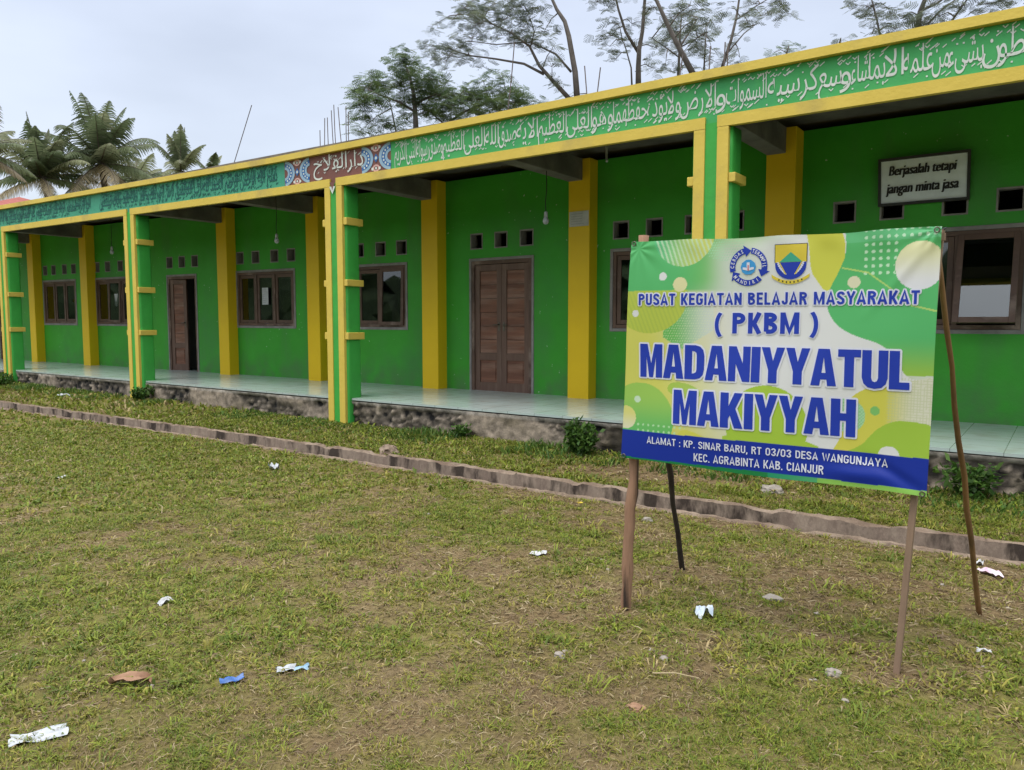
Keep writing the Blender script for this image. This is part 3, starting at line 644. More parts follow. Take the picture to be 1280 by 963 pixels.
def bulb(x, y, z, label):
    p = empty('hanging_bulb', (x, y, z), label, 'lamp', None)
    zc = warp((x, y, 3.872))[2]
    MB().tube([(x, y, zc), (x + .012, y, z + .45), (x - .008, y, z + .3), (x, y, z + .16)], .006, 6).build('cord', M['black'], p)
    MB().lathe((x, y, z + .1), [(.012, .07), (.024, .06), (.026, 0), (.022, -.005)], 12).build('socket', M['plastic'], p, smooth=True)
    MB().lathe((x, y, z), [(.006, 0), (.03, .008), (.042, .035), (.04, .06), (.024, .095)], 14).build('glass_bulb', M['plastic'], p, smooth=True)
bulb(-5.74, 8.7, 2.87, 'white bulb on a cord in front of the closed double door bay')
bulb(-11.44, 8.7, 2.96, 'white bulb hanging in the bay with the three-pane window and open door')
bulb(-17.2, 8.7, 3.07, 'white bulb hanging in the farthest bay, beside the striped column')
def bottle(x, z, h, m, label):
    y = YW + .13
    o = MB().lathe((x, y, z), [(h * .16, 0), (h * .17, h * .06), (h * .17, h * .62), (h * .06, h * .8), (h * .06, h * .95), (h * .075, h * .95), (h * .075, h)], 12).build('bottle', m, smooth=True)
    tag(o, label, 'bottle')
zs_ = lambda x: warp((x, 0, 1.53))[2] 
MB
sill = mat('inner_sill', (.3, .28, .25))
for a, b_ in WIN[:4]:
    MB().box(a + .02, b_ - .02, YW + .103, YW + .3, 1.49, 1.528).build('window_ledge', sill, B, True)
bottle(-13.42, zs_(-13.4), .26, M['bluep'], 'blue bottle standing behind the glass on the window ledge')
bottle(-21.85, zs_(-21.8), .27, M['plastic'], 'white bottle on the ledge of the far left window')
for k, (x, c) in enumerate(((-12.58, (.6, .6, .55)), (-12.51, (.35, .3, .5)))):
    o = MB().box(x, x + .045, YW + .11, YW + .25, zs_(x), zs_(x) + .28 - .04 * k).build('book', mat('book_cover', c), bevel=.004)
    tag(o, ['pale book standing upright on window ledge, left of the purple one', 'thin purple book standing beside the pale one on window ledge'][k], 'book')

# ------------------------------------------------------------------ banner on its wooden stand
BY = 3.6
bn = empty('banner_stand', (-1.2, BY, 0), 'printed blue, green and yellow school banner on four wooden sticks in the grass', 'banner')
q_tl, q_tr, q_br, q_bl = (-1.844, 1.97), (-.439, 1.945), (-.454, .82), (-1.893, .842)
def sag(X, Z):
    X = np.asarray(X, float); Z = np.asarray(Z, float)
    d = .010 * np.sin(X * 4.6 + Z * 1.7 + .4) + .005 * np.sin(Z * 8 - X * 4) + .004 * np.sin(X * 9 + Z * 6 + 1.) * np.clip((Z - 1.5) / .4, 0, 1)
    d = d + .0045 * np.sin(X * 30 + Z * 8) * np.exp(-((Z - 1.94) / .05) ** 2)
    d = d + .012 * np.exp(-((X + .72) / .13) ** 2 - ((Z - .885) / .035) ** 2) - .009 * np.exp(-((X + .58 + (Z - .9) * 1.5) / .05) ** 2 - ((Z - .9) / .06) ** 2)
    d = d + .008 * np.exp(-((X - Z * .8 + 1.98) / .03) ** 2) * np.clip((Z - 1.55) / .3, 0, 1) - .006 * np.exp(-((X + Z * 1.1 + .08) / .04) ** 2) * np.exp(-((Z - 1.9) / .06) ** 2)
    r1 = np.hypot(X + 1.80, Z - 1.93); a1 = np.arctan2(Z - 1.93, X + 1.80)
    d = d + .0025 * np.sin(a1 * 9) * np.exp(-r1 / .14) * np.clip(r1 / .05, 0, 1)
    r2 = np.hypot(X + .46, Z - 1.93); a2 = np.arctan2(Z - 1.93, X + .46)
    d = d + .0035 * np.sin(a2 * 10) * np.exp(-r2 / .16) * np.clip(r2 / .05, 0, 1)
    return d
def poly_in(X, Z, pts):
    ins = np.zeros(X.shape, bool); n = len(pts)
    for i in range(n):
        x1, z1 = pts[i]; x2, z2 = pts[(i + 1) % n]
        c = ((z1 > Z) != (z2 > Z)) & (X < (x2 - x1) * (Z - z1) / (z2 - z1 + 1e-12) + x1); ins ^= c
    return ins
def smooth_poly(pts, n=2):
    for _ in range(n):
        q = []
        for i in range(len(pts)):
            a, b_ = np.array(pts[i]), np.array(pts[(i + 1) % len(pts)]); q += [tuple(a * .75 + b_ * .25), tuple(a * .25 + b_ * .75)]
        pts = q
    return pts
def paint(X, Z):
    col = np.zeros(X.shape + (3,))
    L_ = lambda r_, g, b_: lin((r_, g, b_))
    def put(mask, c, a=1.):
        m = (np.asarray(mask, float) * a)[..., None]; col[:] = col * (1 - m) + np.asarray(c) * m
    ss = lambda v, a, b_: np.clip((v - a) / (b_ - a), 0, 1) ** 2 * (3 - 2 * np.clip((v - a) / (b_ - a), 0, 1))
    G_, Ye, Wh, Ol = L_(92, 188, 112), L_(214, 214, 92), L_(226, 228, 226), L_(164, 200, 74)
    put(np.ones(X.shape), Wh)
    put(1 - ss(X + .25 * (Z - 1.4), -1.75, -1.15), Ye, .95)
    put(ss(Z, 1.66, 1.78) * (1 - ss(X, -1.25, -.95)), L_(150, 204, 96))
    put(ss(Z, 1.70, 1.72) * (1 - ss(X, -1.62, -1.2)), G_)
    put(np.exp(-((X + 1.235) / .17) ** 4 - ((Z - 1.815) / .14) ** 4), Wh, .85)
    put(np.exp(-((X + 1.04) / .14) ** 4 - ((Z - 1.82) / .13) ** 4), Wh, .95)
    put(poly_in(X, Z, smooth_poly([(-.99, 2.), (-.84, 2.), (-.80, 1.87), (-.84, 1.75), (-.876, 1.69), (-.90, 1.70), (-.93, 1.745), (-.955, 1.78), (-.965, 1.9)])), L_(212, 214, 84))
    # big green field on the right
    gp = [(-.83, 2.05), (-.80, 1.87), (-.835, 1.776), (-.875, 1.70), (-.885, 1.62), (-.84, 1.54), (-.76, 1.495), (-.66, 1.465), (-.60, 1.42), (-.565, 1.34), (-.512, 1.305), (-.40, 1.34), (-.40, 2.05)]
    gr_ = poly_in(X, Z, smooth_poly(gp)); gt = ss(Z, 1.28, 1.5)[..., None]
    put(gr_, G_); col[gr_] = (G_ * gt + Ol * (1 - gt))[gr_]
    put(gr_ & (Z > 1.9), L_(120, 205, 150), .5)
    d = np.hypot(X + .515, (Z - 1.79) * .92)
    cg = ss(Z, 1.70, 1.87)[..., None]; mk = d < .093; col[mk] = (L_(228, 230, 234) * (1 - cg) + L_(226, 226, 176) * cg)[mk]
    gx_, gz_ = (X + .725) / .0295, (Z - 1.765) / .0305
    dots = (np.hypot(gx_ - np.round(gx_), gz_ - np.round(gz_)) < .24) & (X > -.74) & (X < -.43) & (Z > 1.755) & (Z < 1.96) & (d > .095) & ((X < -.6) | (Z > 1.9))
    put(dots, L_(205, 240, 205), .9)
    # arc line
    za = np.interp(X, [-.822, -.714, -.617, -.539, -.449], [1.793, 1.768, 1.693, 1.625, 1.601]); put((abs(Z - za) < .0035) & (X > -.822) & (d > .093), L_(200, 222, 120), .8)
    # striped disc and halftone, top left
    d = np.hypot(X + 1.56, Z - 1.985); mk = d < .155; f = ss(X, -1.7, -1.45)[..., None]
    cst = L_(96, 192, 130) * (1 - f) + L_(205, 215, 110) * f; col[mk] = cst[mk]
    put(mk & (np.sin((X * .93 + Z * .36) * 300) > .25), L_(200, 228, 190), .75)
    gx_, gz_ = (X - Z * .5) / .0125, Z / .0125
    put((np.hypot(X + 1.355, (Z - 1.93) * 1.2) < .1) & (np.hypot(gx_ - np.round(gx_), gz_ - np.round(gz_)) < .28) & ~mk, L_(170, 225, 180), .7)
    # lobe and triangle, left
    d = np.hypot((X + 1.74) / 1.1, Z - 1.69); mk = (d < .19) & (Z < 1.715); put(mk, L_(190, 205, 84)); put(mk & (np.sin((X * .93 + Z * .36) * 300) > .4), L_(172, 194, 84), .7)
    tri = (Z < 1.63 - .1 * (X + 1.4)) & (Z > 1.42 + .6 * abs(X + 1.56)) & (X > -1.66) & (X < -1.40) & ~mk
    fade = 1 - ss(X, -1.6, -1.4); put(tri, L_(110, 190, 96), 1); put(tri * ss(X, -1.62, -1.4), Wh, .85)
    put(tri & (np.hypot(gx_ - np.round(gx_), gz_ - np.round(gz_)) < .25), L_(225, 235, 190), .6)
    # lower left
    d = np.hypot(X + 1.785, Z - 1.055); mk = (d < .19); f = ss(Z, .98, 1.2)[..., None]; c = L_(106, 192, 106) * (1 - f) + L_(160, 205, 95) * f; col[mk] = c[mk]
    mk2 = poly_in(X, Z, smooth_poly([(-1.62, 1.26), (-1.50, 1.25), (-1.44, 1.2), (-1.5, 1.17), (-1.64, 1.2)])); put(mk2, L_(160, 200, 78), .8)
    d = np.hypot(X + 1.868, Z - 1.06); f = ss(Z, 1.0, 1.1)[..., None]; mk = d < .06; col[mk] = (L_(226, 226, 190) * (1 - f) + L_(222, 220, 130) * f)[mk]
    gx_, gz_ = (X + 1.794) / .0295, (Z - 1.028) / .03
    put((np.hypot(gx_ - np.round(gx_), gz_ - np.round(gz_)) < .2) & (X > -1.81) & (X < -1.53) & (Z > .99) & (Z < 1.05), L_(190, 232, 180), .9)
    # mounds along the bottom
    mk = (np.hypot(X + 1.136, Z - 1.07) < .19) | ((Z < 1.05) & (X > -1.34) & (X < -.9) & (Z < 1.05 - .5 * abs(X + 1.136) ** 1.5)); put(mk, L_(170, 204, 70))
    put(poly_in(X, Z, smooth_poly([(-1.58, .95), (-1.56, 1.03), (-1.44, 1.0), (-1.36, .95)])), Ye)
    put(poly_in(X, Z, smooth_poly([(-.80, 1.19), (-.74, 1.25), (-.66, 1.29), (-.56, 1.30), (-.40, 1.34), (-.40, .9), (-.86, .9), (-.84, .98), (-.80, 1.05)])), L_(214, 210, 88))
    put(ss(X, -.64, -.5) * (Z > 1.1) * (Z < 1.33), Wh, .75)
    gx_, gz_ = X / .012, Z / .012
    put((np.minimum(abs(gx_ - np.round(gx_)), abs(gz_ - np.round(gz_))) < .13) & (X > -.62) & (Z > 1.1) & (Z < 1.32) & ~gr_, L_(196, 204, 150), .6)
    put(poly_in(X, Z, smooth_poly([(-.86, .9), (-.80, .975), (-.72, 1.01), (-.67, 1.08), (-.62, 1.12), (-.56, 1.14), (-.40, 1.12), (-.40, .9)])), L_(164, 200, 72))
    d = np.hypot(X + .781, Z - 1.143); mk = d < .075; put(mk, L_(150, 208, 150)); put(mk & (np.sin(X * 420) * np.sin(Z * 420) > 0), L_(190, 225, 185), .6)
    for (x, z, r_, c) in ((-1.663, 1.784, .0205, Wh), (-1.572, 1.742, .036, L_(226, 224, 170)), (-1.812, 1.601, .018, Wh), (-.771, 1.729, .0265, L_(224, 222, 188)), (-1.801, 1.158, .018, L_(206, 232, 200)), (-.668, 1.171, .02, L_(130, 196, 110)), (-.607, .978, .043, Wh)):
        put(np.hypot(X - x, Z - z) < r_, c)
    # address band and the hem under it
    zt = np.interp(X, [-1.89, -.46], [.995, .982]); zb = np.interp(X, [-1.89, -.46], [.853, .846])
    put(Z < zt, L_(24, 52, 158)); hem = Z < zb; f = ss(X, -1.15, -.8)[..., None]
    col[hem] = (L_(30, 130, 70) * (1 - f) + L_(150, 205, 95) * f)[hem]
    put(hem & (X < -.9) & (X > -1.12), L_(40, 160, 120), .7)
    return col
NU, NV = 420, 330
U_, V_ = np.meshgrid(np.linspace(0, 1, NU), np.linspace(0, 1, NV), indexing='ij')
XX = (q_bl[0] * (1 - U_) + q_br[0] * U_) * (1 - V_) + (q_tl[0] * (1 - U_) + q_tr[0] * U_) * V_
ZZ = (q_bl[1] * (1 - U_) + q_br[1] * U_) * (1 - V_) + (q_tl[1] * (1 - U_) + q_tr[1] * U_) * V_
ZZ = ZZ - (.008 * np.sin(U_ * 3.14) + .003 * np.sin(U_ * 19 + .5)) * V_ ** 6 + .004 * np.sin(U_ * 9) * (1 - V_) ** 8
bcol = np.clip(paint(XX, ZZ) * .84, 0, .8)
vt = np.stack([XX + 1.2, sag(XX, ZZ) * -1 , ZZ], -1).reshape(-1, 3)
ii = np.arange(NU * NV).reshape(NU, NV); fq = np.stack([ii[:-1, :-1], ii[1:, :-1], ii[1:, 1:], ii[:-1, 1:]], -1).reshape(-1, 4)
M['vinyl'] = attr_mat('printed_vinyl', 'print', .38, .35, .12)
cl = np_mesh('banner_cloth', vt, [fq], M['vinyl'], 'print', bcol.reshape(-1, 3), True); cl.parent = bn; WORLD[cl.name] = Vector((-1.2, BY, 0))
M['blue_ink'] = mat('printed_blue', (.012, .036, .33), (.014, .042, .36), 6, .4, spec=.35)
M['white_ink'] = mat('printed_white', (.58, .60, .68), (.62, .64, .71), 6, .4, spec=.35)
M['cyan_ink'] = mat('printed_cyan', (.05, .3, .62)); M['gold_ink'] = mat('printed_gold', (.62, .5, .05)); M['jade_ink'] = mat('printed_jade', (.05, .36, .22)); M['red_ink'] = mat('printed_red', (.55, .1, .1))
class Print(MB):
    """flat printing in banner coordinates, lifted a hair off the cloth and following its sag"""
    def poly2(s, v, f, lay, mi, isl=None):
        s.add([(p[0], lay + (isl[i] % 5) * .00022 if isl is not None else lay, p[1]) for i, p in enumerate(v)], f, mi)
    def finish(s, name, mats, parent):
        me = bpy.data.meshes.new('tmp'); me.from_pydata(s.v, [], s.f); me.polygons.foreach_set('material_index', s.m)
        bm = bmesh.new(); bm.from_mesh(me); bmesh.ops.triangulate(bm, faces=bm.faces)
        for _ in range(4):
            es = [e_ for e_ in bm.edges if e_.calc_length() > .022]
            if not es: break
            bmesh.ops.subdivide_edges(bm, edges=es, cuts=1); bmesh.ops.triangulate(bm, faces=bm.faces)
        o = MB(); bm.verts.index_update()
        a = np.array([v.co[:] for v in bm.verts]); yy = BY - sag(a[:, 0], a[:, 2]) - a[:, 1]
        o.add([(a[i, 0], yy[i], a[i, 2]) for i in range(len(a))], [])
        for f in bm.faces: o.f.append(tuple(v.index for v in f.verts)); o.m.append(f.material_index)
        bm.free(); bpy.data.meshes.remove(me)
        return o.build(name, mats, parent)
def fitbox(body, x0, x1, z0, z1, off, ref=None, shear=0, slope=0):
    """text scaled into a box; with ref, the box is that of the un-offset text so an outline lines up"""
    v0, _ = text2d(body, ref if ref is not None else off, shear); lo, hi = v0.min(0), v0.max(0)
    cap, _ = text2d('H', ref if ref is not None else off); zl, zh = cap[:, 1].min(), cap[:, 1].max()
    v, f = text2d(body, off, shear)
    sx = (x1 - x0) / (hi[0] - lo[0]); sz = (z1 - z0) / (zh - zl)
    q = np.stack([x0 + (v[:, 0] - lo[0]) * sx, z0 + (v[:, 1] - zl) * sz], 1); q[:, 1] += slope * (q[:, 0] - x0)
    return q, f
# heavy condensed capitals of the school's name, drawn as outlines in a unit-high box
BL = {'M': (.80, [[(0, 0), (0, 1), (.27, 1), (.40, .42), (.53, 1), (.80, 1), (.80, 0), (.57, 0), (.57, .62), (.47, 0), (.33, 0), (.23, .62), (.23, 0)]]),
      'A': (.72, [[(0, 0), (.20, 1), (.52, 1), (.72, 0), (.47, 0), (.45, .17), (.28, .17), (.25, 0)], [(.305, .35), (.36, .78), (.42, .35)]]),
      'D': (.66, [[(0, 0), (0, 1), (.36, 1), (.52, .96), (.62, .86), (.66, .70), (.66, .30), (.62, .14), (.52, .04), (.36, 0)], [(.25, .17), (.33, .18), (.39, .22), (.405, .30), (.405, .70), (.39, .78), (.33, .82), (.25, .83)]]),
      'N': (.68, [[(0, 0), (0, 1), (.24, 1), (.45, .52), (.45, 1), (.68, 1), (.68, 0), (.45, 0), (.23, .5), (.23, 0)]]),
      'I': (.27, [[(0, 0), (0, 1), (.27, 1), (.27, 0)]]),
      'Y': (.70, [[(.22, 0), (.22, .36), (0, 1), (.25, 1), (.355, .62), (.46, 1), (.70, 1), (.48, .36), (.48, 0)]]),
      'T': (.62, [[(.18, 0), (.18, .80), (0, .80), (0, 1), (.62, 1), (.62, .80), (.44, .80), (.44, 0)]]),
      'U': (.68, [[(0, 1), (.25, 1), (.25, .27), (.28, .19), (.34, .165), (.40, .19), (.43, .27), (.43, 1), (.68, 1), (.68, .28), (.63, .12), (.52, .02), (.34, -.015), (.16, .02), (.05, .12), (0, .28)]]),
      'L': (.52, [[(0, 0), (0, 1), (.26, 1), (.26, .19), (.52, .19), (.52, 0)]]),
      'K': (.72, [[(0, 0), (0, 1), (.26, 1), (.26, .62), (.44, 1), (.70, 1), (.48, .56), (.72, 0), (.45, 0), (.31, .36), (.26, .26), (.26, 0)]]),
      'H': (.68, [[(0, 0), (0, 1), (.26, 1), (.26, .62), (.42, .62), (.42, 1), (.68, 1), (.68, 0), (.42, 0), (.42, .42), (.26, .42), (.26, 0)]])}
def disk_offsets(r, n=14): return [(r * math.cos(2 * math.pi * k / n), r * math.sin(2 * math.pi * k / n)) for k in range(n)] + [(0, 0)]
def block_word(P, word, xl, xr, z0l, z1l, z0r, z1r, lay_w, lay_b, ow):
    gap = .032; tot = sum(BL[c][0] for c in word) + gap * (len(word) - 1); s = (xr - xl) / tot; x = 0
    for i, ch in enumerate(word):
        cu = bpy.data.curves.new('tmp_letter', 'CURVE'); cu.dimensions = '2D'; cu.fill_mode = 'BOTH'
        for lp in BL[ch][1]:
            sp = cu.splines.new('POLY'); sp.points.add(len(lp) - 1); sp.use_cyclic_u = True
            for k, (a, b_) in enumerate(lp): sp.points[k].co = (a, b_ * (z1l - z0l) / s, 0, 1)
        v, f = curve2d(cu); q = []
        for a, b_ in v:
            X = xl + (x + a) * s; tt = (X - xl) / (xr - xl); zt = b_ * s / (z1l - z0l)
            zb_ = z0l * (1 - tt) + z0r * tt; zt_ = z1l * (1 - tt) + z1r * tt
            q.append((X, zb_ + (zt_ - zb_) * zt))
        q = np.array(q)
        for k, o in enumerate(disk_offsets(ow)): P.poly2(q + np.array(o), f, lay_w + .00005 * k + .0000025 * (i % 7), 0)
        P.poly2(q, f, lay_b + .00002 * (i % 3), 1)
        x += BL[ch][0] + gap
# medium bold condensed lettering, drawn as strokes of even width
def _arc(cx, cz, rx, rz, a0, a1, n=9): return [(cx + rx * math.cos(R(a0 + (a1 - a0) * k / n)), cz + rz * math.sin(R(a0 + (a1 - a0) * k / n))) for k in range(n + 1)]
def glyph(c, t):
    h = t / 2; w_ = {'I': t, 'M': .78, 'W': .86, 'L': .46, 'T': .54, 'E': .48, 'J': .46, '.': t, ',': t, ':': t, '/': .34, '(': .24, ')': .24, ' ': .26, 'N': .58, 'F': .46, 'Y': .6, 'A': .62}.get(c, .56)
    a, b, m = h, w_ - h, w_ / 2; r = m - h
    g = {'I': [[(h, 0), (h, 1)]], 'L': [[(a, 1), (a, h), (w_, h)]], 'T': [[(m, 0), (m, 1 - t)], [(0, 1 - h), (w_, 1 - h)]], 'E': [[(w_, h), (a, h), (a, 1 - h), (w_, 1 - h)], [(t, .52), (w_ - .03, .52)]],
         'U': [[(a, 1)] + _arc(m, .26, r, .26 - h, 180, 360) + [(b, 1)]], 'J': [[(b, 1)] + _arc(m, .26, r, .26 - h, 360, 180) + [(a, .32)]],
         'P': [[(a, 0), (a, 1 - h)] + _arc(b - .2, .73, .2, .27 - h, 90, -90) + [(a + h, .46 + h)]], 'R': [[(a, 0), (a, 1 - h)] + _arc(b - .2, .74, .2, .26 - h, 90, -90) + [(a + h, .48 + h)], [(m - .03, .48), (m + .10, .36), (b + .01, 0)]],
         'B': [[(a, h), (a, 1 - h)] + _arc(b - .22, .76, .2, .24 - h, 90, -90) + [(a + h, .52)], [(a + h, .52)] + _arc(b - .2, .28, .2, .28 - h + .0, 80, -90) + [(a, h)]],
         'D': [[(a, h), (a, 1 - h), (m - .04, 1 - h)] + _arc(m - .04, .7, b - m + .04, .3 - h, 80, 0, 6) + _arc(m - .04, .3, b - m + .04, .3 - h, 0, -90, 6) + [(a, h)]],
         'K': [[(a, 0), (a, 1)], [(a + h, .36), (b + .02, 1)], [(m - .06, .55), (b + .03, 0)]], 'N': [[(a, 0), (a, 1)], [(b, 0), (b, 1)], [(a, 1 - h * .6), (b, h * .6)]],
         'M': [[(a, 0), (a, 1)], [(b, 0), (b, 1)], [(a + .01, .97), (m, .12), (b - .01, .97)]], 'W': [[(a - .02, 1), (w_ * .29, .06), (m, .9), (w_ * .71, .06), (b + .02, 1)]],
         'Y': [[(m, 0), (m, .45)], [(a - .03, 1), (m, .42), (b + .03, 1)]], 'A': [[(a - .03, 0), (m, .96), (b + .03, 0)], [(a + .08, .27), (b - .08, .27)]], 'H': [[(a, 0), (a, 1)], [(b, 0), (b, 1)], [(a, .5), (b, .5)]],
         'S': [_arc(m, .74, r, .26 - h, 0, 180) + [(a + .02, .64), (m, .52), (b - .02, .38)] + _arc(m, .26, r, .26 - h, 0, -180)],
         'G': [_arc(m, .72, r, .28 - h, 5, 180) + _arc(m, .28, r, .28 - h, 180, 360) + [(b, .46), (m + .02, .46)]], 'C': [_arc(m, .72, r, .28 - h, 0, 180) + _arc(m, .28, r, .28 - h, 180, 360)],
         '0': [_arc(m, .72, r, .28 - h, 0, 180) + _arc(m, .28, r, .28 - h, 180, 360) + [(b, .72)]], '3': [_arc(m, .75, r, .25 - h, 180, -80), [(m - .05, .52)] + _arc(m, .27, r, .27 - h, 85, -180)],
         '.': [[(h, 0), (h, t)]], ',': [[(h, t), (h, 0), (h - .07, -.14)]], ':': [[(h, 0), (h, t)], [(h, .5), (h, .5 + t)]], '/': [[(.03, 0), (w_ - .03, 1)]],
         '(': [_arc(.42, .46, .34, .68, 128, 232, 10)], ')': [_arc(-.18, .46, .34, .68, 52, -52, 10)], ' ': []}[c]
    return w_, g
def ribbon(pl, t):
    p = np.array(pl, float); keep = [0] + [i for i in range(1, len(p)) if np.hypot(*(p[i] - p[i - 1])) > 1e-4]; p = p[keep]
    d = p[1:] - p[:-1]; d /= np.hypot(d[:, 0], d[:, 1])[:, None]; nr = np.stack([-d[:, 1], d[:, 0]], 1); v = []
    for i in range(len(p)):
        if i == 0: o = nr[0]
        elif i == len(p) - 1: o = nr[-1]
        else:
            q = nr[i - 1] + nr[i]; o = q / max(.35, (q @ q) / 2)
        v += [p[i] + o * t / 2, p[i] - o * t / 2]
    return np.array(v), [(2 * i, 2 * i + 1, 2 * i + 3, 2 * i + 2) for i in range(len(p) - 1)]
def stroke_word(P, body, x0, x1, z0, z1, t, mi, lay, ow=0, lay_w=0, slope=0, gap=.12):
    adv = 0; items = []
    for ch in body:
        w_, g = glyph(ch, t)
        for pl in g: v, f = ribbon(pl, t); items.append((v + np.array((adv, 0)), f))
        adv += w_ + gap
    sx = (x1 - x0) / (adv - gap); sz = z1 - z0
    for k, (v, f) in enumerate(items):
        q = np.stack([x0 + v[:, 0] * sx, z0 + v[:, 1] * sz + slope * v[:, 0] * sx], 1)
        P.poly2(q, f, lay + .00006 * (k % 6), mi)
        if ow:
            for j, o in enumerate(disk_offsets(ow, 10)): P.poly2(q + np.array(o), f, lay_w + .00008 * j + .000012 * (k % 6), 0)
P = Print(); LW, LB = .0022, .0044
block_word(P, 'MADANIYYATUL', -1.784, -.535, 1.276, 1.446, 1.269, 1.433, LW, LB, .0085)
block_word(P, 'MAKIYYAH', -1.595, -.744, 1.048, 1.219, 1.048, 1.216, LW, LB, .0085)
stroke_word(P, 'PUSAT KEGIATAN BELAJAR MASYARAKAT', -1.792, -.509, 1.643, 1.700, .185, 1, LB, .0065, LW, -.010)
stroke_word(P, 'PKBM', -1.307, -.998, 1.502, 1.600, .20, 1, LB, .006, LW)
stroke_word(P, '(', -1.395, -1.360, 1.495, 1.600, .13, 1, LB, .005, LW); stroke_word(P, ')', -.947, -.912, 1.495, 1.600, .13, 1, LB, .005, LW)
stroke_word(P, 'ALAMAT : KP. SINAR BARU, RT 03/03 DESA WANGUNJAYA', -1.739, -.609, .934, .970, .15, 0, LB - .001, slope=-.005)
stroke_word(P, 'KEC. AGRABINTA KAB. CIANJUR', -1.482, -.872, .868, .908, .15, 0, LB - .001)
P.finish('lettering', [M['white_ink'], M['blue_ink']], cl)
# learning-centre emblem: three arrows chasing round a pentagon
P = Print(); ex, ez = -1.236, 1.815
def arc_band(r0, r1, a0, a1, n=14):
    v = []
    for k in range(n + 1):
        a = R(a0 + (a1 - a0) * k / n); v += [(ex + r0 * math.cos(a), ez + r0 * math.sin(a)), (ex + r1 * math.cos(a), ez + r1 * math.sin(a))]
    return v, [(2 * k, 2 * k + 1, 2 * k + 3, 2 * k + 2) for k in range(n)]
for k, (word, a0, a1) in enumerate((('CERDAS', 186, 106), ('TERAMPIL', 77, -6), ('MANDIRI', 210, 312))):
    s, e_ = (a0, a1) if k < 2 else (316, 220)
    if k == 0: s, e_ = 196, 104
    if k == 1: s, e_ = 80, -14
    P.poly2(*arc_band(.062, .089, s, e_), .0025, 1)
    t0 = R(e_); tip = R(e_ - 24); pts = [(ex + .048 * math.cos(t0), ez + .048 * math.sin(t0)), (ex + .103 * math.cos(t0), ez + .103 * math.sin(t0)), (ex + .076 * math.cos(tip), ez + .076 * math.sin(tip))]
    P.poly2(pts, [(0, 1, 2)], .0025, 1)
    n = len(word)
    for q, ch in enumerate(word):
        a = a0 + (a1 - a0) * (q + .5) / n; v, f = text2d(ch, .02); v = v - (v.min(0) + v.max(0)) / 2; v = v * np.array([.0185, .024])
        rr = .0755; th = R(a - 90) if k < 2 else R(a + 90)
        v = np.stack([v[:, 0] * math.cos(th) - v[:, 1] * math.sin(th) + ex + rr * math.cos(R(a)), v[:, 0] * math.sin(th) + v[:, 1] * math.cos(th) + ez + rr * math.sin(R(a))], 1)
        P.poly2(v, f, .0042, 0)
pent = [(ex + .042 * math.cos(R(90 + 72 * k)), ez - .002 + .042 * math.sin(R(90 + 72 * k))) for k in range(5)]; P.poly2(smooth_poly(pent, 1), [tuple(range(10))], .003, 2)
for sgn in (-1, 1): P.poly2([(ex, ez - .019), (ex + sgn * .026, ez - .012), (ex + sgn * .026, ez - .002), (ex + sgn * .012, ez - .003), (ex, ez - .010)], [(0, 1, 2, 3, 4)], .0042 + .0003 * sgn, 0)
P.poly2([(ex - .007, ez - .008), (ex + .007, ez - .008), (ex + .007, ez + .02), (ex - .007, ez + .02)], [(0, 1, 2, 3)], .0048, 0)
P.poly2([(ex - .0025, ez - .018), (ex + .0025, ez - .018), (ex + .0025, ez + .008), (ex - .0025, ez + .008)], [(0, 1, 2, 3)], .0054, 3)
P.finish('emblem', [M['white_ink'], M['blue_ink'], M['cyan_ink'], M['red_ink']], cl)
# district crest: yellow over blue shield with a green mountain, rice ears and a ribbon
P = Print(); x0, x1, zt, zm, zb = -1.112, -.974, 1.908, 1.828, 1.751; xm = (x0 + x1) / 2
def low(n=16): return [(xm + (x1 - xm) * math.cos(math.pi * k / n), zm - .012 - (zm - .012 - zb) * math.sin(math.pi * k / n)) for k in range(n + 1)]
P.poly2([(x0 - .003, zt + .003), (x0 - .003, zm), (x1 + .003, zm), (x1 + .003, zt + .003)], [(0, 1, 2, 3)], .0022, 4)
P.poly2([(x0, zt), (x0, zm), (x1, zm), (x1, zt)], [(0, 1, 2, 3)], .0027, 2)
P.poly2([(x0, zm)] + [(x1, zm)] + low(), [tuple(range(19))], .0030, 1)
P.poly2([(x0 + .018, zm + .001), (x1 - .018, zm + .001), (xm, zm + .046)], [(0, 1, 2)], .0036, 3)
for sg in (-1, 1):
    for k in range(7):
        tt = k / 6; cx_ = xm + sg * (.052 - .03 * tt ** 1.6); cz_ = zm - .003 - .048 * tt
        v = [(cx_ + .0075 * math.cos(R(a)) + .002 * sg, cz_ + .0045 * math.sin(R(a) + sg * .7)) for a in range(0, 360, 45)]; P.poly2(v, [tuple(range(8))], .0040 + .0002 * (k % 3), 0)
    P.poly2([(xm + sg * .052, zm), (xm + sg * .047, zm), (xm + sg * .018, zm - .054), (xm + sg * .024, zm - .054)], [(0, 1, 2, 3)], .0047, 2)
rb = []
for k in range(15):
    tt = k / 14 * 2 - 1; X = xm + tt * .082; Z = 1.729 + .030 * tt * tt; rb += [(X, Z), (X * 1 + .004 * tt, Z + .0165)]
P.poly2(rb, [(2 * k, 2 * k + 1, 2 * k + 3, 2 * k + 2) for k in range(14)], .0034, 2)
for q in range(7):
    tt = (q - 3) / 3 * .62; X = xm + tt * .082; Z = 1.734 + .030 * tt * tt
    P.poly2([(X - .003, Z), (X + .003, Z), (X + .003, Z + .007), (X - .003, Z + .007)], [(0, 1, 2, 3)], .0042, 4)
P.finish('crest', [M['white_ink'], M['blue_ink'], M['gold_ink'], M['jade_ink'], M['ink']], cl)
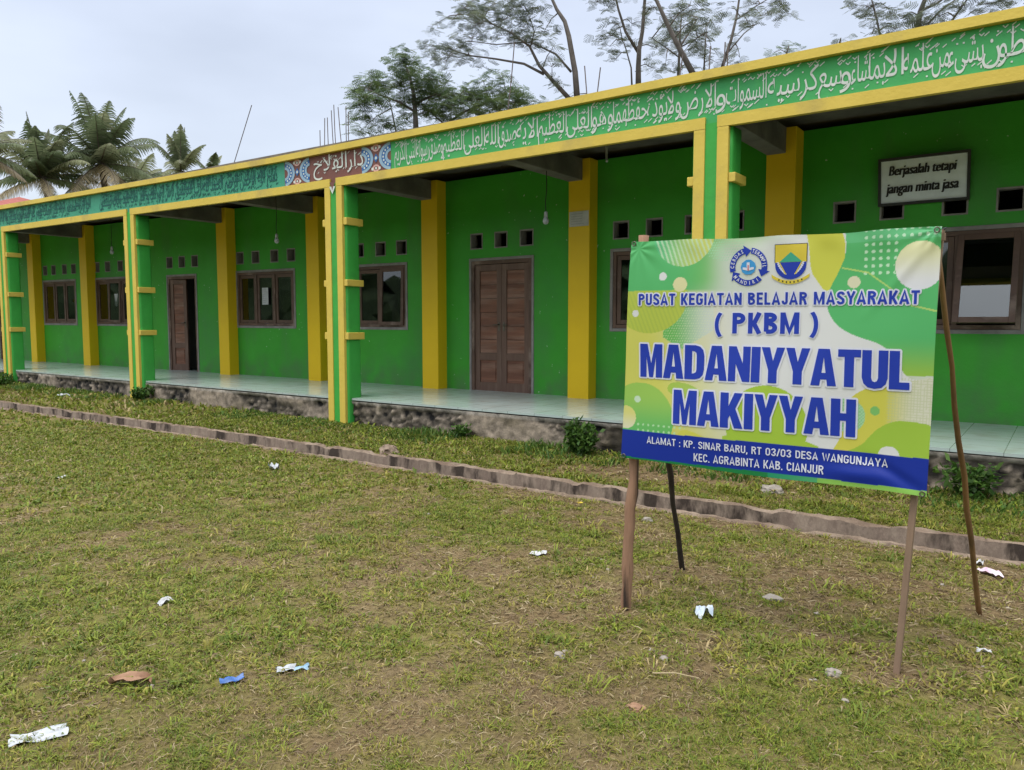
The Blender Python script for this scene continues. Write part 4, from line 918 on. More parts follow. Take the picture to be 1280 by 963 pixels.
# eyelet rings
for x, z in ((-1.828, 1.957), (-.455, 1.93), (-.47, .833), (-1.876, .853)):
    y = BY - float(sag(x, z)) - .004
    MB().tube([(x + .010 * math.cos(a), y, z + .010 * math.sin(a)) for a in np.linspace(0, 2 * math.pi, 13)], .0028, 5).build('eyelet', M['brass'], cl)
# sticks
M['stick'] = mat('rough_timber', (.34, .20, .125), (.19, .105, .065), 8, .8, .5, 40, stretch=(1, 1, .1), c3=(.035, .024, .018), s3=7, l3=.48, h3=.56)
M['slat'] = mat('sawn_slat', (.28, .19, .13), (.18, .12, .08), 8, .8, .3, 40, stretch=(1, 1, .1))
M['darkstick'] = mat('dark_stick', (.055, .042, .035), (.03, .024, .02), 8, .85, .5, 30)
M['bamboo'] = mat('brown_branch', (.24, .13, .055), (.10, .058, .03), 5, .6, .4, 25, stretch=(1, 1, .35), c3=(.3, .17, .07), s3=3)
def stick(a, b_, r0, r1, m, name, wob=.008, n=9, sides=9, sd=0, knots=False):
    a, b_ = Vector(a), Vector(b_); pts, rr = [], []; q = random.Random(sd)
    for i in range(n):
        s = i / (n - 1); k = math.sin(math.pi * s)
        pts.append(a.lerp(b_, s) + Vector((wob * k * q.uniform(-1, 1), wob * k * q.uniform(-1, 1) * .5, 0)))
        rr.append((r0 + (r1 - r0) * s) * (1 + q.uniform(-.1, .1) + (.18 if knots and q.random() < .25 else 0)))
    o = MB().tube(pts, rr, sides).build(name, m, bn, smooth=True); return o
stick((-1.889, 3.66, -.12), (-1.815, 3.675, 2.005), .0275, .023, M['stick'], 'post', .010, 26, 10, 1, True)
mbp = MB().bar((-.555, 3.665, -.12), (-.452, 3.665, 1.94), .026, .036); mbp.build('post', M['slat'], bn, bevel=.003)
stick((-1.905, 4.50, -.1), (-1.80, 3.70, 1.62), .0165, .012, M['darkstick'], 'rear_prop', .008, 10, 8, 4, True)
stick((-.312, 4.77, -.1), (-.468, 3.67, 1.9), .0145, .0105, M['bamboo'], 'rear_prop', .006, 12, 8, 6, True)
MB().bar((-1.86, 3.634, 1.925), (-.43, 3.632, 1.905), .02, .03).build('crossbar', M['slat'], bn)
MB().bar((-1.89, 3.634, .868), (-.45, 3.632, .85), .02, .03).build('crossbar', M['slat'], bn)
for x, y, z in ((-1.822, 3.62, 1.955), (-.45, 3.61, 1.93)):
    MB().tube([(x, y - .025, z), (x + .02, y + .03, z + .012), (x, y + .05, z), (x - .02, y + .03, z - .01), (x, y - .02, z - .004)], .003, 5).build('tie', M['black'], bn)

# ------------------------------------------------------------------ grass
rs = np.random.default_rng(11)
def blades(n, d0, d1, ang=43):
    """random spots on the open ground in front of the building, denser where the turf is closed"""
    r = np.sqrt(rs.uniform(d0 * d0, d1 * d1, n)); a = np.radians(HEAD + rs.uniform(-ang - 22 * (d0 < 6), ang, n))
    return r * np.cos(a), r * np.sin(a), r
GC = np.array([[.185, .225, .028], [.25, .225, .046], [.36, .28, .14], [.115, .165, .024]])
def grow(n, d0, d1, hs, ws, keep=1., bank=False):
    x, y, r = blades(n, d0, d1)
    u = y - drain_y(x); ok = (y < 7.66) & (y > .3) & ((u < G0 - .02) | (u > G3 + .01)) & (x > -31)
    c = cover(x, y); cl_ = fbm(x, y, .09, 91, 2)
    ok &= rs.random(n) < (.10 + .9 * c) * np.clip((cl_ - .32) * 4, .12, 1) * keep
    x, y, r, c, u = x[ok], y[ok], r[ok], c[ok], u[ok]; n = len(x); z = height(x, y)
    far = 1 + np.clip((r - 5) / 12, 0, 1) * .7
    lush = np.where(u > G3, 1.35, 1.) * (.75 + .5 * c)
    h = hs * rs.uniform(.45, 1.25, n) * lush; wd = ws * rs.uniform(.6, 1.3, n) * far
    th = rs.uniform(0, 2 * np.pi, n); ld = rs.uniform(0, 2 * np.pi, n); le = h * rs.uniform(.3, 1.7, n)
    # colours: green turf, olive, straw
    k = rs.random(n); g = fbm(x, y, .6, 61, 3)
    green, olive, straw, deep = GC
    col = np.where((k < .16)[:, None], deep, np.where((k < .16 + .5 * c + .1 * g)[:, None], green, np.where((k < .80)[:, None], olive, straw)))
    col = col * rs.uniform(.7, 1.3, (n, 1)) * (0.9 + .25 * g[:, None])
    w2 = np.stack([np.cos(th), np.sin(th), np.zeros(n)], 1) * wd[:, None] / 2
    dl = np.stack([np.cos(ld), np.sin(ld), np.zeros(n)], 1)
    p = np.stack([x, y, z - .004], 1); up = np.array([0, 0, 1.])
    mid = p + dl * (le * .35)[:, None] + up * (h * .68)[:, None]; tip = p + dl * le[:, None] + up * (h * rs.uniform(.55, 1., n))[:, None]
    return np.stack([p - w2, p + w2, mid + w2 * .8, mid - w2 * .8, tip], 1), np.repeat(col[:, None, :], 5, 1)
def clumps(n, d0, d1, per, hs, ws, spread):
    """low rosettes: blades leaning outwards from a common root"""
    x, y, r = blades(n, d0, d1); u = y - drain_y(x)
    ok = (y < 7.6) & (y > .3) & ((u < G0 + .075 * rs.random(n)) | (u > G3 - .085 * rs.random(n) ** .6)) & (x > -31) & (rs.random(n) < .12 + .88 * cover(x, y) ** .8)
    x, y, r = x[ok], y[ok], r[ok]; n = len(x); u = y - drain_y(x)
    sz = rs.lognormal(0, .35, n) * np.where(u > G3 - .02, 1.3, 1); tone = rs.random(n); bright = rs.uniform(.75, 1.25, n)
    I = np.repeat(np.arange(n), per); m = len(I)
    a = rs.uniform(0, 2 * np.pi, m); rr = spread * sz[I] * np.sqrt(rs.random(m)); px, py = x[I] + rr * np.cos(a), y[I] + rr * np.sin(a)
    h = hs * sz[I] * rs.uniform(.5, 1.2, m); le = h * rs.uniform(.5, 2.2, m); wd = ws * rs.uniform(.6, 1.3, m) * np.sqrt(sz[I]); ld = a + rs.normal(0, .5, m)
    k = np.clip(tone[I] * .75 + .5 * (1 - cover(x, y))[I] - .08, 0, 1) + rs.normal(0, .14, m)
    col = np.where((k < .2)[:, None], GC[3], np.where((k < .62)[:, None], GC[0], np.where((k < .985)[:, None], GC[1], GC[2]))) * (bright[I] * rs.uniform(.8, 1.2, m))[:, None]
    dl = np.stack([np.cos(ld), np.sin(ld), np.zeros(m)], 1); w2 = np.stack([-np.sin(ld), np.cos(ld), np.zeros(m)], 1) * wd[:, None] / 2
    p = np.stack([px, py, height(px, py) - .004], 1); up = np.array([0, 0, 1.])
    mid = p + dl * (le * .45)[:, None] + up * (h * .75)[:, None]; tip = p + dl * le[:, None] + up * (h * rs.uniform(.4, 1., m))[:, None]
    return np.stack([p - w2 * .7, p + w2 * .7, mid + w2, mid - w2, tip], 1), np.repeat(col[:, None, :], 5, 1)
def thatch(n, d0, d1, ls, ws):
    """dead blades lying flat on the soil"""
    x, y, r = blades(n, d0, d1); u = y - drain_y(x); ok = (y < 7.6) & (y > .3) & ((u < G0 + .03) | (u > G2 + .06)) & (x > -31) & (rs.random(n) > .75 * cover(x, y)); x, y = x[ok], y[ok]; n = len(x)
    a = rs.uniform(0, 2 * np.pi, n); l_ = ls * rs.uniform(.4, 1.4, n); w_ = ws * rs.uniform(.6, 1.3, n)
    pal = np.array([[.30, .235, .125], [.22, .165, .085], [.17, .12, .07], [.2, .18, .065], [.4, .33, .2]]); col = pal[rs.choice(5, n, p=[.27, .28, .2, .17, .08])] * rs.uniform(.75, 1.2, (n, 1))
    dl = np.stack([np.cos(a), np.sin(a), np.zeros(n)], 1) * l_[:, None]; w2 = np.stack([-np.sin(a), np.cos(a), rs.normal(0, .5, n)], 1) * w_[:, None] / 2
    p = np.stack([x, y, height(x, y) + .003], 1); up = np.array([0, 0, 1.]); b_ = rs.uniform(.0, .013, (n, 1))
    mid = p + dl * .5 + up * b_; tip = p + dl + up * b_ * rs.uniform(0, 1.2, (n, 1)) + np.stack([-np.sin(a), np.cos(a), np.zeros(n)], 1) * (l_ * rs.normal(0, .15, n))[:, None]
    return np.stack([p - w2, p + w2, mid + w2, mid - w2, tip], 1), np.repeat(col[:, None, :], 5, 1)
parts = [grow(75000, .95, 3.2, .016, .004), grow(140000, 3.2, 7, .021, .006), grow(200000, 7, 13, .03, .011), grow(150000, 13, 27, .05, .022),
         clumps(6500, .95, 3.4, 18, .016, .0038, .022), clumps(13800, 3.4, 7, 13, .021, .0066, .03), clumps(13000, 7, 14, 8, .028, .013, .045),
         thatch(46000, .95, 3.4, .035, .0028), thatch(72000, 3.4, 7, .05, .0045), thatch(45000, 7, 13, .07, .009)]
V5 = np.concatenate([p[0] for p in parts]); C5 = np.concatenate([p[1] for p in parts]); nb = len(V5)
# weeds at the foot of the plinth and on the bank
def weeds(n, x0, x1, y0, y1, hs):
    x = rs.uniform(x0, x1, n); y = y1 - (y1 - y0) * rs.random(n) ** 1.6; ok = fbm(x, y * .3, .7, 17, 3) > .45; x, y = x[ok], y[ok]; n = len(x)
    h = hs * rs.uniform(.4, 1.3, n) * (.4 + 1.4 * np.clip(fbm(x, y * 0, .6, 19, 2) - .3, 0, 1)); wd = rs.uniform(.009, .02, n); th = rs.uniform(0, 6.28, n); ld = rs.uniform(0, 6.28, n); le = h * rs.uniform(.2, .9, n)
    col = np.where((rs.random(n) < .55)[:, None], np.array([.07, .15, .024]), np.array([.13, .19, .035])) * rs.uniform(.6, 1.25, (n, 1))
    w2 = np.stack([np.cos(th), np.sin(th), np.zeros(n)], 1) * wd[:, None] / 2; dl = np.stack([np.cos(ld), np.sin(ld), np.zeros(n)], 1)
    p = np.stack([x, y, height(x, y)], 1); up = np.array([0, 0, 1.])
    mid = p + dl * (le * .4)[:, None] + up * (h * .6)[:, None]; tip = p + dl * le[:, None] + up * h[:, None]
    return np.stack([p - w2, p + w2, mid + w2 * 1.1, mid - w2 * 1.1, tip], 1), np.repeat(col[:, None, :], 5, 1)
wv, wc = weeds(21000, -30, 6, 6.9, 7.6, .095)
def grass_obj(name, V, Cc):
    n = len(V); base = np.arange(n)[:, None] * 5
    return np_mesh(name, V.reshape(-1, 3), [base + np.array([[0, 1, 2, 3]]), base + np.array([[3, 2, 4]])], M['blade'], 'tint', Cc.reshape(-1, 3))
tag(grass_obj('grass', V5, C5), 'short patchy lawn grass, green and straw coloured, over brown soil', 'grass', kind='stuff')
tag(grass_obj('weeds', wv, wc), 'taller weeds along the foot of the stone plinth', 'weeds', kind='stuff')

# bushy weeds that stand out
def leaf_cloud(centres, n, size, cols, seed, flat=.7):
    q = np.random.default_rng(seed); V = []; Cc = []
    for (c, rx, rz, k) in centres:
        k = int(k * n); d = q.normal(size=(k, 3)); d /= np.linalg.norm(d, axis=1)[:, None]; rad = q.random(k) ** .45
        p = np.array(c) + d * rad[:, None] * np.array([rx, rx, rz]); p[:, 2] = np.maximum(p[:, 2], .05)
        a = q.uniform(0, 6.28, k); s = size * q.uniform(.6, 1.3, k); til = q.normal(0, flat, k)
        dx = np.stack([np.cos(a), np.sin(a), til], 1) * s[:, None]; dy = np.stack([-np.sin(a), np.cos(a), q.normal(0, flat, k)], 1) * (s * .32)[:, None]
        V.append(np.stack([p, p + dx * .5 + dy, p + dx, p + dx * .5 - dy], 1)); cc = np.array(cols)[q.integers(0, len(cols), k)] * q.uniform(.6, 1.25, (k, 1)); Cc.append(np.repeat(cc[:, None, :], 4, 1))
    return np.concatenate(V), np.concatenate(Cc)
def leaf_mesh(name, V, Cc, origin, parent=None):
    n = len(V); o = np_mesh(name, V.reshape(-1, 3) - np.array(origin), [np.arange(n * 4).reshape(n, 4)], M['leaf'], 'tint', Cc.reshape(-1, 3))
    WORLD[o.name] = Vector(origin)
    if parent is not None: o.parent = parent; o.location = Vector(origin) - WORLD[parent.name]
    else: o.location = origin
    return o
def bush(x, y, r, h, n, label, size=.06, seed=0):
    z = float(height(x, y)); b_ = empty('weed_bush', (x, y, z), label, 'plant')
    q = random.Random(seed)
    cs = [((x + q.uniform(-r, r) * .55, y + q.uniform(-r, r) * .4, z + h * q.uniform(.3, .7)), r * .55, h * .38, 1 / 6) for _ in range(6)]
    V, Cc = leaf_cloud(cs, n, size, [(.045, .11, .02), (.07, .15, .026), (.1, .19, .035)], seed); leaf_mesh('foliage', V, Cc, (x, y, z), b_)
    mb = MB()
    for c in cs: mb.tube([(x, y, z - .02), (x + (c[0][0] - x) * .4, y + (c[0][1] - y) * .4, z + h * .35), c[0]], [.006, .004, .002], 5)
    mb.build('stem', M['bark'], b_)
bush(-4.35, 7.32, .26, .42, 900, 'dark green leafy weed bush against the plinth, just left of the banner', .055, 3)
bush(-13.9, 7.5, .2, .3, 420, 'leafy weed growing at the foot of the left striped column', .06, 4)
bush(-.62, 7.42, .24, .30, 420, 'tall green weeds at the plinth behind the right banner prop', .06, 5)
bush(-6.25, 7.5, .16, .2, 220, 'low weed clump at the plinth below the brown double door', .05, 6)
bush(-19.6, 7.3, .35, .35, 500, 'weeds at the far left end of the stone plinth', .06, 8)

# ------------------------------------------------------------------ litter and stones on the lawn
def scrap(name, label, cat, x, y, w_, l_, hh, m, rot, seed, fold=0., leaf=0.):
    q = random.Random(seed); n = 9; mb = MB(); z = float(height(x, y)) + .004; vs_ = []; w_ *= .74; l_ *= .74
    for i in range(n):
        for j in range(n):
            a, b_ = (i / (n - 1) - .5), (j / (n - 1) - .5)
            ed = 1 + .4 * noise.noise(Vector((math.atan2(b_, a) * 1.3, seed, 0)))
            dx, dy = a * w_ * ed, b_ * l_ * ed * (1 - leaf * (2 * a) ** 2)
            zz = hh * (.5 + .9 * noise.noise(Vector((a * 3 + seed, b_ * 3, 0))) + .5 * noise.noise(Vector((a * 8, b_ * 8 + seed, 1)))) + fold * abs(b_) * l_
            vs_.append((x + dx * math.cos(rot) - dy * math.sin(rot), y + dx * math.sin(rot) + dy * math.cos(rot), z + max(0, zz)))
    mb.add(vs_, [(i * n + j, (i + 1) * n + j, (i + 1) * n + j + 1, i * n + j + 1) for i in range(n - 1) for j in range(n - 1)])
    o = mb.build(name, m, smooth=True); tag(o, label, cat); return o
scrap('plastic_bag', 'flattened white plastic bag in the grass, nearest the viewer', 'litter', -3.06, 1.2, .25, .13, .016, M['plastic'], 1.15, 2)
scrap('dead_leaf', 'large curled brown dead leaf lying on the lawn', 'leaf', -3.19, 1.62, .22, .12, .03, M['brown_leaf'], .66, 3, .55, .8)
scrap('snack_wrapper', 'crumpled bright blue wrapper in the grass', 'litter', -2.85, 1.88, .13, .05, .03, M['bluep'], 1.1, 4)
wr = scrap('snack_wrapper', 'torn white wrapper with light blue end in the grass', 'litter', -2.76, 2.09, .11, .065, .025, M['plastic'], 1.0, 5)
scrap('blue_strip', 'light blue strip of plastic stuck to the torn white wrapper', 'litter', -2.71, 2.14, .09, .035, .02, M['sky_paint'], 1.0, 15)
scrap('paper_scrap', 'small white paper scrap on the open lawn left of the wrappers', 'litter', -3.99, 2.23, .12, .06, .03, M['paper'], 1.9, 6)
scrap('paper_card', 'flat white folded paper card on the lawn, left of the banner', 'litter', -2.8, 4.17, .14, .12, .012, M['paper'], .5, 7, .12)
scrap('plastic_bag', 'crumpled white and blue plastic bag beneath the banner', 'litter', -1.5, 3.79, .11, .10, .06, mat('bluish_plastic', (.42, .52, .62), (.6, .64, .68), 14, .35), .8, 8)
scrap('snack_wrapper', 'pink and white wrapper near the right rear banner prop', 'litter', -.33, 5.5, .2, .08, .035, M['pinkp'], 2.4, 9)
scrap('paper_scrap', 'tiny white scrap just above the pink wrapper', 'litter', -.40, 5.68, .09, .06, .03, M['paper'], 1.4, 10)
scrap('foam_piece', 'thin white foam piece lying by the right edge', 'litter', -.26, 4.17, .09, .04, .02, M['paper'], .2, 11)
scrap('plastic_bag', 'small white bag in the lawn near the drain', 'litter', -6.8, 5.06, .13, .10, .08, M['plastic'], .4, 12)
scrap('paper_scrap', 'flat white scrap on the far left lawn', 'litter', -8.17, 3.54, .22, .08, .012, M['paper'], 2.3, 13)
scrap('plastic_bag', 'grey white plastic bag on bare soil near the far left plinth', 'litter', -15.9, 7.0, .3, .2, .08, M['plastic'], .4, 14)
yl = scrap('leaf_scrap', 'tiny yellow leaf by the drain left of banner', 'leaf', -3.35, 5.62, .06, .05, .01, mat('yellow_leaf', (.6, .45, .05)), 0, 16)
def rock(x, y, r, label, seed, m=None, group=None, flat=.6):
    bm = bmesh.new(); bmesh.ops.create_icosphere(bm, subdivisions=3, radius=1)
    z = float(height(x, y)); mb = MB()
    vs_ = []
    for v in bm.verts:
        k = 1 + .45 * noise.noise(v.co * 1.4 + Vector((seed, 0, 0))) + .15 * noise.noise(v.co * 4 + Vector((0, seed, 0)))
        vs_.append((x + v.co.x * r * k, y + v.co.y * r * k * .8, z + v.co.z * r * flat * k + r * .15))
    mb.add(vs_, [tuple(v.index for v in f.verts) for f in bm.faces]); bm.free()
    tag(mb.build('stone', m or M['stone'], smooth=False), label, 'stone', group)
rock(-.78, 3.49, .035, 'pale flat stone left of the right front banner post', 1)
rock(-2.62, 5.43, .045, 'pale round stone on the lawn behind the left front banner post', 2)
rock(-2.06, 6.75, .11, 'flat grey stone on the grassy bank behind the banner legs', 3, None, None, .35)
rock(-1.29, 4.3, .05, 'flat brownish stone on bare soil between banner legs', 4, None, None, .3)
rock(-1.35, 2.72, .035, 'dull brown stone in the grass in front of the banner', 5, M['brown_leaf'], None, .4)
rock(-6.3, 6.28, .12, 'rough broken cement lump lying on the far drain lip', 6, M['lip'])
rock(-1.86, 2.95, .028, 'small grey stone between plastic bag and front lawn', 7)
rock(-1.45, 3.2, .02, 'small pale pebble right of the crumpled bag', 8)
sr = random.Random(77); k = 0
while k < 26:
    x, y = sr.uniform(-4.5, .2), sr.uniform(1.3, 5.2)
    if math.degrees(math.atan2(y, x)) > 165: continue
    rock(x, y, sr.uniform(.007, .016), 'tiny pebble lying loose in the thin lawn grass', 20 + k, None, 'tiny pebbles in the lawn'); k += 1
def straw(x, y, l_, a, label):
    z = float(height(x, y)) + .012
    o = MB().tube([(x, y, z), (x + l_ * .5 * math.cos(a), y + l_ * .5 * math.sin(a), z + .02), (x + l_ * math.cos(a + .12), y + l_ * math.sin(a + .12), z + .006)], [.0035, .003, .0015], 5).build('dry_stalk', mat('dry_stalk', (.42, .34, .2)))
    tag(o, label, 'twig')
straw(-1.62, 1.85, .16, .5, 'dry pale stalk on the lawn in the foreground middle')
straw(-1.42, 3.02, .2, .2, 'dry stalk on the lawn in front of the banner')
straw(-5.9, 3.3, .35, 2.6, 'long dry stalk on the left lawn')

# ------------------------------------------------------------------ trees and palms behind the school
def palm(px, py, dist, n, length, label, seed, lean=.25, up=.9):
    c = at(px, py, dist); q = random.Random(seed); base = Vector((c.x + q.uniform(-1.5, 1.5), c.y + 1, 0))
    o = empty('palm_tree', base, label, 'palm tree', 'coconut palms behind the school')
    pts = [base.lerp(c, s) + Vector((.4 * math.sin(s * 3), 0, 0)) for s in (0, .2, .4, .6, .8, 1)]; MB().tube(pts, [.24, .17, .15, .14, .13, .16], 9).build('trunk', M['palm_bark'], o, smooth=True)
    V = []; Cc = []; mbr = MB(); cols = [(.105, .14, .07), (.14, .175, .09), (.21, .23, .13)]
    for k in range(n):
        a = 2 * math.pi * k / n + q.uniform(-.25, .25); el = up * (1.42 - 2.25 * (((k * 7) % n) / n) ** 1.25) + q.uniform(-.12, .12); L_ = length * q.uniform(.8, 1.1)
        p = c.copy(); d = Vector((math.cos(a) * math.cos(el) + lean * .3, math.sin(a) * math.cos(el), math.sin(el))); rp = [p.copy()]; S = 15; ds = []
        droop = q.uniform(.07, .15)
        for s in range(S):
            d = (d + Vector((.02 * lean, 0, -droop * (.12 + 1.7 * (s / S) ** 2)))).normalized(); ds.append(d.copy()); p = p + d * L_ / S; rp.append(p.copy())
        mbr.tube(rp, [.035 * (1 - i / S) + .006 for i in range(S + 1)], 4)
        base_c = np.array(cols[q.randrange(3)]) * q.uniform(.8, 1.2)
        if el < -.15 and q.random() < .6: base_c = np.array((.32, .27, .18))
        for s in range(1, S):
            for sub in (0, .33, .66):
                pp = rp[s].lerp(rp[s + 1], sub); dd = ds[s]; side = dd.cross(Vector((0, 0, 1)))
                if side.length < .05: side = Vector((1, 0, 0))
                side.normalize(); ll = length * .25 * math.sin(math.pi * min(.97, (s + sub) / S * .86 + .12)) * q.uniform(.85, 1.15)
                for sg in (-1, 1):
                    t0 = (side * sg * .8 + dd * .55 + Vector((0, 0, -.3 - .25 * q.random()))).normalized(); wv_ = dd * .036
                    m_ = pp + t0 * ll * .55; e2 = m_ + (t0 + Vector((0, 0, -.65))).normalized() * ll * .5
                    V.append([pp - wv_, pp + wv_, m_ + wv_ * .8, m_ - wv_ * .8]); V.append([m_ - wv_ * .8, m_ + wv_ * .8, e2 + wv_ * .15, e2 - wv_ * .15])
                    cc = base_c * q.uniform(.75, 1.25); Cc += [[cc] * 4, [cc] * 4]
    V = np.array([[tuple(v) for v in f] for f in V]); Cc = np.array(Cc)
    cr_ = leaf_mesh('crown', V, Cc, c, o); mbr.build('frond_stem', M['palm_bark'], cr_)
palm(126, 205, 44, 30, 3.6, 'tallest coconut palm with upright fronds, behind the far bays', 1, .5, 1.05)
palm(52, 222, 43, 28, 2.9, 'bushy coconut palm left of the tallest palm', 2, .3, .9)
palm(226, 214, 48, 16, 2.4, 'small coconut palm with narrow upright crown right of the tallest', 3, .1, 1.25)
palm(262, 216, 50, 10, 1.7, 'low coconut palm barely showing over the roof edge', 4, .3, .8)
palm(-32, 188, 38, 16, 2.5, 'coconut palm reaching in from the left edge', 5, .2, .7)
palm(168, 230, 55, 16, 3.0, 'low palm crown filling the gap right of the tallest palm', 6, .3, .7)

def spray(V, Cc, p, d, L_, q, cols, wid=.34, droop=.25):
    """one feathery compound leaf"""
    d = Vector(d).normalized(); side = d.cross(Vector((0, 0, 1)))
    if side.length < .1: side = Vector((1, 0, 0))
    side.normalize(); side = (side + Vector((0, 0, q.uniform(-.7, .7)))).normalized(); n = 8; c0 = np.array(cols[q.randrange(len(cols))]) * q.uniform(.65, 1.3)
    for i in range(1, n + 1):
        s = i / n; pp = p + d * L_ * s + Vector((0, 0, -droop * L_ * s * s)); ll = L_ * wid * math.sin(math.pi * min(.95, s * .8 + .15))
        for sg in (-1, 1):
            e_ = pp + (side * sg + d * .5 + Vector((0, 0, -.25 + q.uniform(-.2, .2)))) * ll; wv_ = d * L_ * .026
            V.append([pp - wv_, pp + wv_, e_ + wv_, e_ - wv_]); Cc.append([c0 * q.uniform(.85, 1.15)] * 4)
def tree(label, dist, limbs, clumps, cols, seed, r0=.12, dens=1., L_=.42, twigs=True, cat='tree', dx=0):
    """limbs: pixel polylines of (points, radius start, radius end); clumps: (px, py, half width px, half height px, sprays)"""
    q = random.Random(seed); ppm = FPX / dist; limbs = list(limbs); clumps = list(clumps)
    for li, (pts, a, b_) in enumerate(limbs):        # limbs that leave the picture go on and carry their own crown
        (x0, y0), (x1, y1) = pts[-2], pts[-1]
        if y1 < 1:
            k = 34 / max(8, math.hypot(x1 - x0, y1 - y0)); pts = list(pts)
            for e_ in range(2): pts.append((pts[-1][0] + (x1 - x0) * k + q.uniform(-8, 8), pts[-1][1] - 30))
            limbs[li] = (pts, a, max(.006, b_ * .35))
            for e_ in range(5): clumps.append((pts[-1][0] + q.uniform(-45, 45), pts[-1][1] + q.uniform(-22, 38), 22, 9, 20))
    P3 = []
    for pts, a, b_ in limbs:
        dd = q.uniform(-.8, .8); w3 = []
        for i, (x, y) in enumerate(pts): w3.append(at(x, y, dist + dd * i / max(1, len(pts) - 1)))
        P3.append((w3, a, b_))
    foot = P3[0][0][0].copy(); base = Vector((foot.x, foot.y, 0))
    o = empty('tree', base, label, cat, 'feathery trees behind the school')
    mb = MB(); mb.tube([base, base.lerp(foot, .5) + Vector((.1, 0, 0)), foot], [P3[0][1] * 1.5, P3[0][1] * 1.2, P3[0][1]], 8)
    nodes = []
    for w3, a, b_ in P3:
        k = len(w3); mb.tube(w3, [a + (b_ - a) * i / (k - 1) for i in range(k)], 7)
        for i in range(k - 1):
            for s in (.25, .5, .75, 1): nodes.append(w3[i].lerp(w3[i + 1], s))
    V, Cc = [], []; mt = MB()
    for (x, y, hw, hh, n) in clumps:
        n = max(2, int(n * dens * 1.05)); cen = at(x, y, dist + q.uniform(-1.3, 1.3)); nd = min(nodes, key=lambda p: (p - cen).length)
        rw, rh = hw / ppm, hh / ppm
        if twigs: mt.tube([nd, nd.lerp(cen, .5) + Vector((0, 0, .1)), cen], [.022, .014, .006], 4)
        tips = []
        for k in range(max(2, n // 4)):
            dv = Vector((q.gauss(0, .5) * rw, q.gauss(0, .5) * rw, q.gauss(0, .42) * rh)); tp = cen + dv; tips.append(tp)
            if twigs: mt.tube([cen, cen.lerp(tp, .55) + Vector((0, 0, .04)), tp], [.009, .006, .003], 3)
        for k in range(n):
            tp = tips[k % len(tips)] + Vector((q.gauss(0, .14), q.gauss(0, .14), q.gauss(0, .09))); a = q.uniform(0, 6.28)
            spray(V, Cc, tp, (math.cos(a), math.sin(a), q.uniform(-.25, .3)), L_ * q.uniform(.6, 1.15), q, cols)
    cr_ = leaf_mesh('crown', np.array([[tuple(v) for v in f] for f in V]), np.array(Cc), foot, o)
    mb.build('trunk', M['bark'], o, smooth=True); mt.build('twig', M['bark'], cr_)
DK = [(.10, .125, .10), (.13, .155, .115), (.165, .195, .13)]; GN = [(.065, .11, .045), (.10, .155, .06), (.15, .21, .085)]
# dense rounded tree
tree('dense leafy tree with layered crown over the middle of the fascia', 27,
     [([(520, 165), (519, 140), (517, 118), (512, 95), (506, 80)], .10, .03), ([(519, 140), (500, 128), (478, 120), (460, 112)], .05, .02), ([(518, 130), (545, 118), (575, 128)], .05, .02), ([(556, 156), (540, 142), (530, 136)], .03, .02), ([(557, 156), (580, 140), (610, 128), (640, 120)], .05, .02), ([(495, 165), (490, 140), (486, 122)], .03, .015)],
     [(503, 78, 18, 12, 40), (508, 90, 22, 8, 34), (470, 103, 26, 10, 44), (455, 112, 18, 10, 26), (500, 108, 30, 12, 60), (535, 100, 28, 12, 56), (545, 115, 28, 12, 56), (520, 125, 22, 10, 40), (470, 125, 26, 12, 34), (448, 132, 14, 12, 20), (462, 148, 20, 12, 26), (450, 165, 12, 12, 14), (480, 158, 20, 10, 22), (575, 118, 26, 10, 46), (600, 125, 28, 12, 60), (565, 132, 30, 12, 56), (620, 135, 26, 10, 50), (590, 140, 30, 9, 50), (605, 103, 14, 6, 14), (640, 116, 24, 9, 42), (645, 128, 26, 10, 50), (560, 145, 22, 8, 26), (535, 140, 20, 10, 24), (628, 98, 14, 5, 12), (508, 150, 16, 14, 18)], GN, 5, L_=.46, dens=1.9)
# tall wispy tree leaning left
tree('tall thin tree with wispy branches fanning left from its leaning trunk', 24,
     [([(722, 128), (719, 90), (711, 45), (706, 27), (696, 12), (687, -8)], .10, .05), ([(713, 125), (690, 100), (674, 82), (662, 58), (640, 42), (615, 30)], .075, .015), ([(680, 93), (655, 80), (620, 74), (590, 70), (575, 66)], .045, .012), ([(714, 90), (695, 68), (670, 56), (655, 52)], .04, .015), ([(663, 60), (668, 40), (660, 15)], .025, .01), ([(655, 53), (620, 56), (590, 52)], .02, .01), ([(640, 42), (610, 28), (580, 18)], .02, .01)],
     [(560, 70, 26, 9, 26), (545, 62, 24, 7, 22), (575, 60, 24, 9, 26), (530, 58, 12, 4, 8), (590, 48, 24, 8, 24), (565, 25, 22, 8, 20), (580, 10, 26, 8, 28), (605, 15, 26, 9, 34), (630, 25, 26, 10, 38), (650, 8, 26, 9, 32), (600, 30, 24, 8, 28), (640, 42, 22, 9, 28), (660, 30, 20, 9, 24), (672, 12, 14, 6, 14), (655, 52, 18, 8, 20), (680, 40, 14, 8, 14), (675, 58, 12, 9, 12), (690, 84, 10, 9, 8), (545, 30, 12, 5, 8), (585, 70, 20, 7, 14), (620, 5, 20, 7, 20), (555, 78, 10, 5, 6), (700, 105, 12, 6, 8), (690, 62, 8, 8, 6)], DK, 6, L_=.36, dens=1.5)
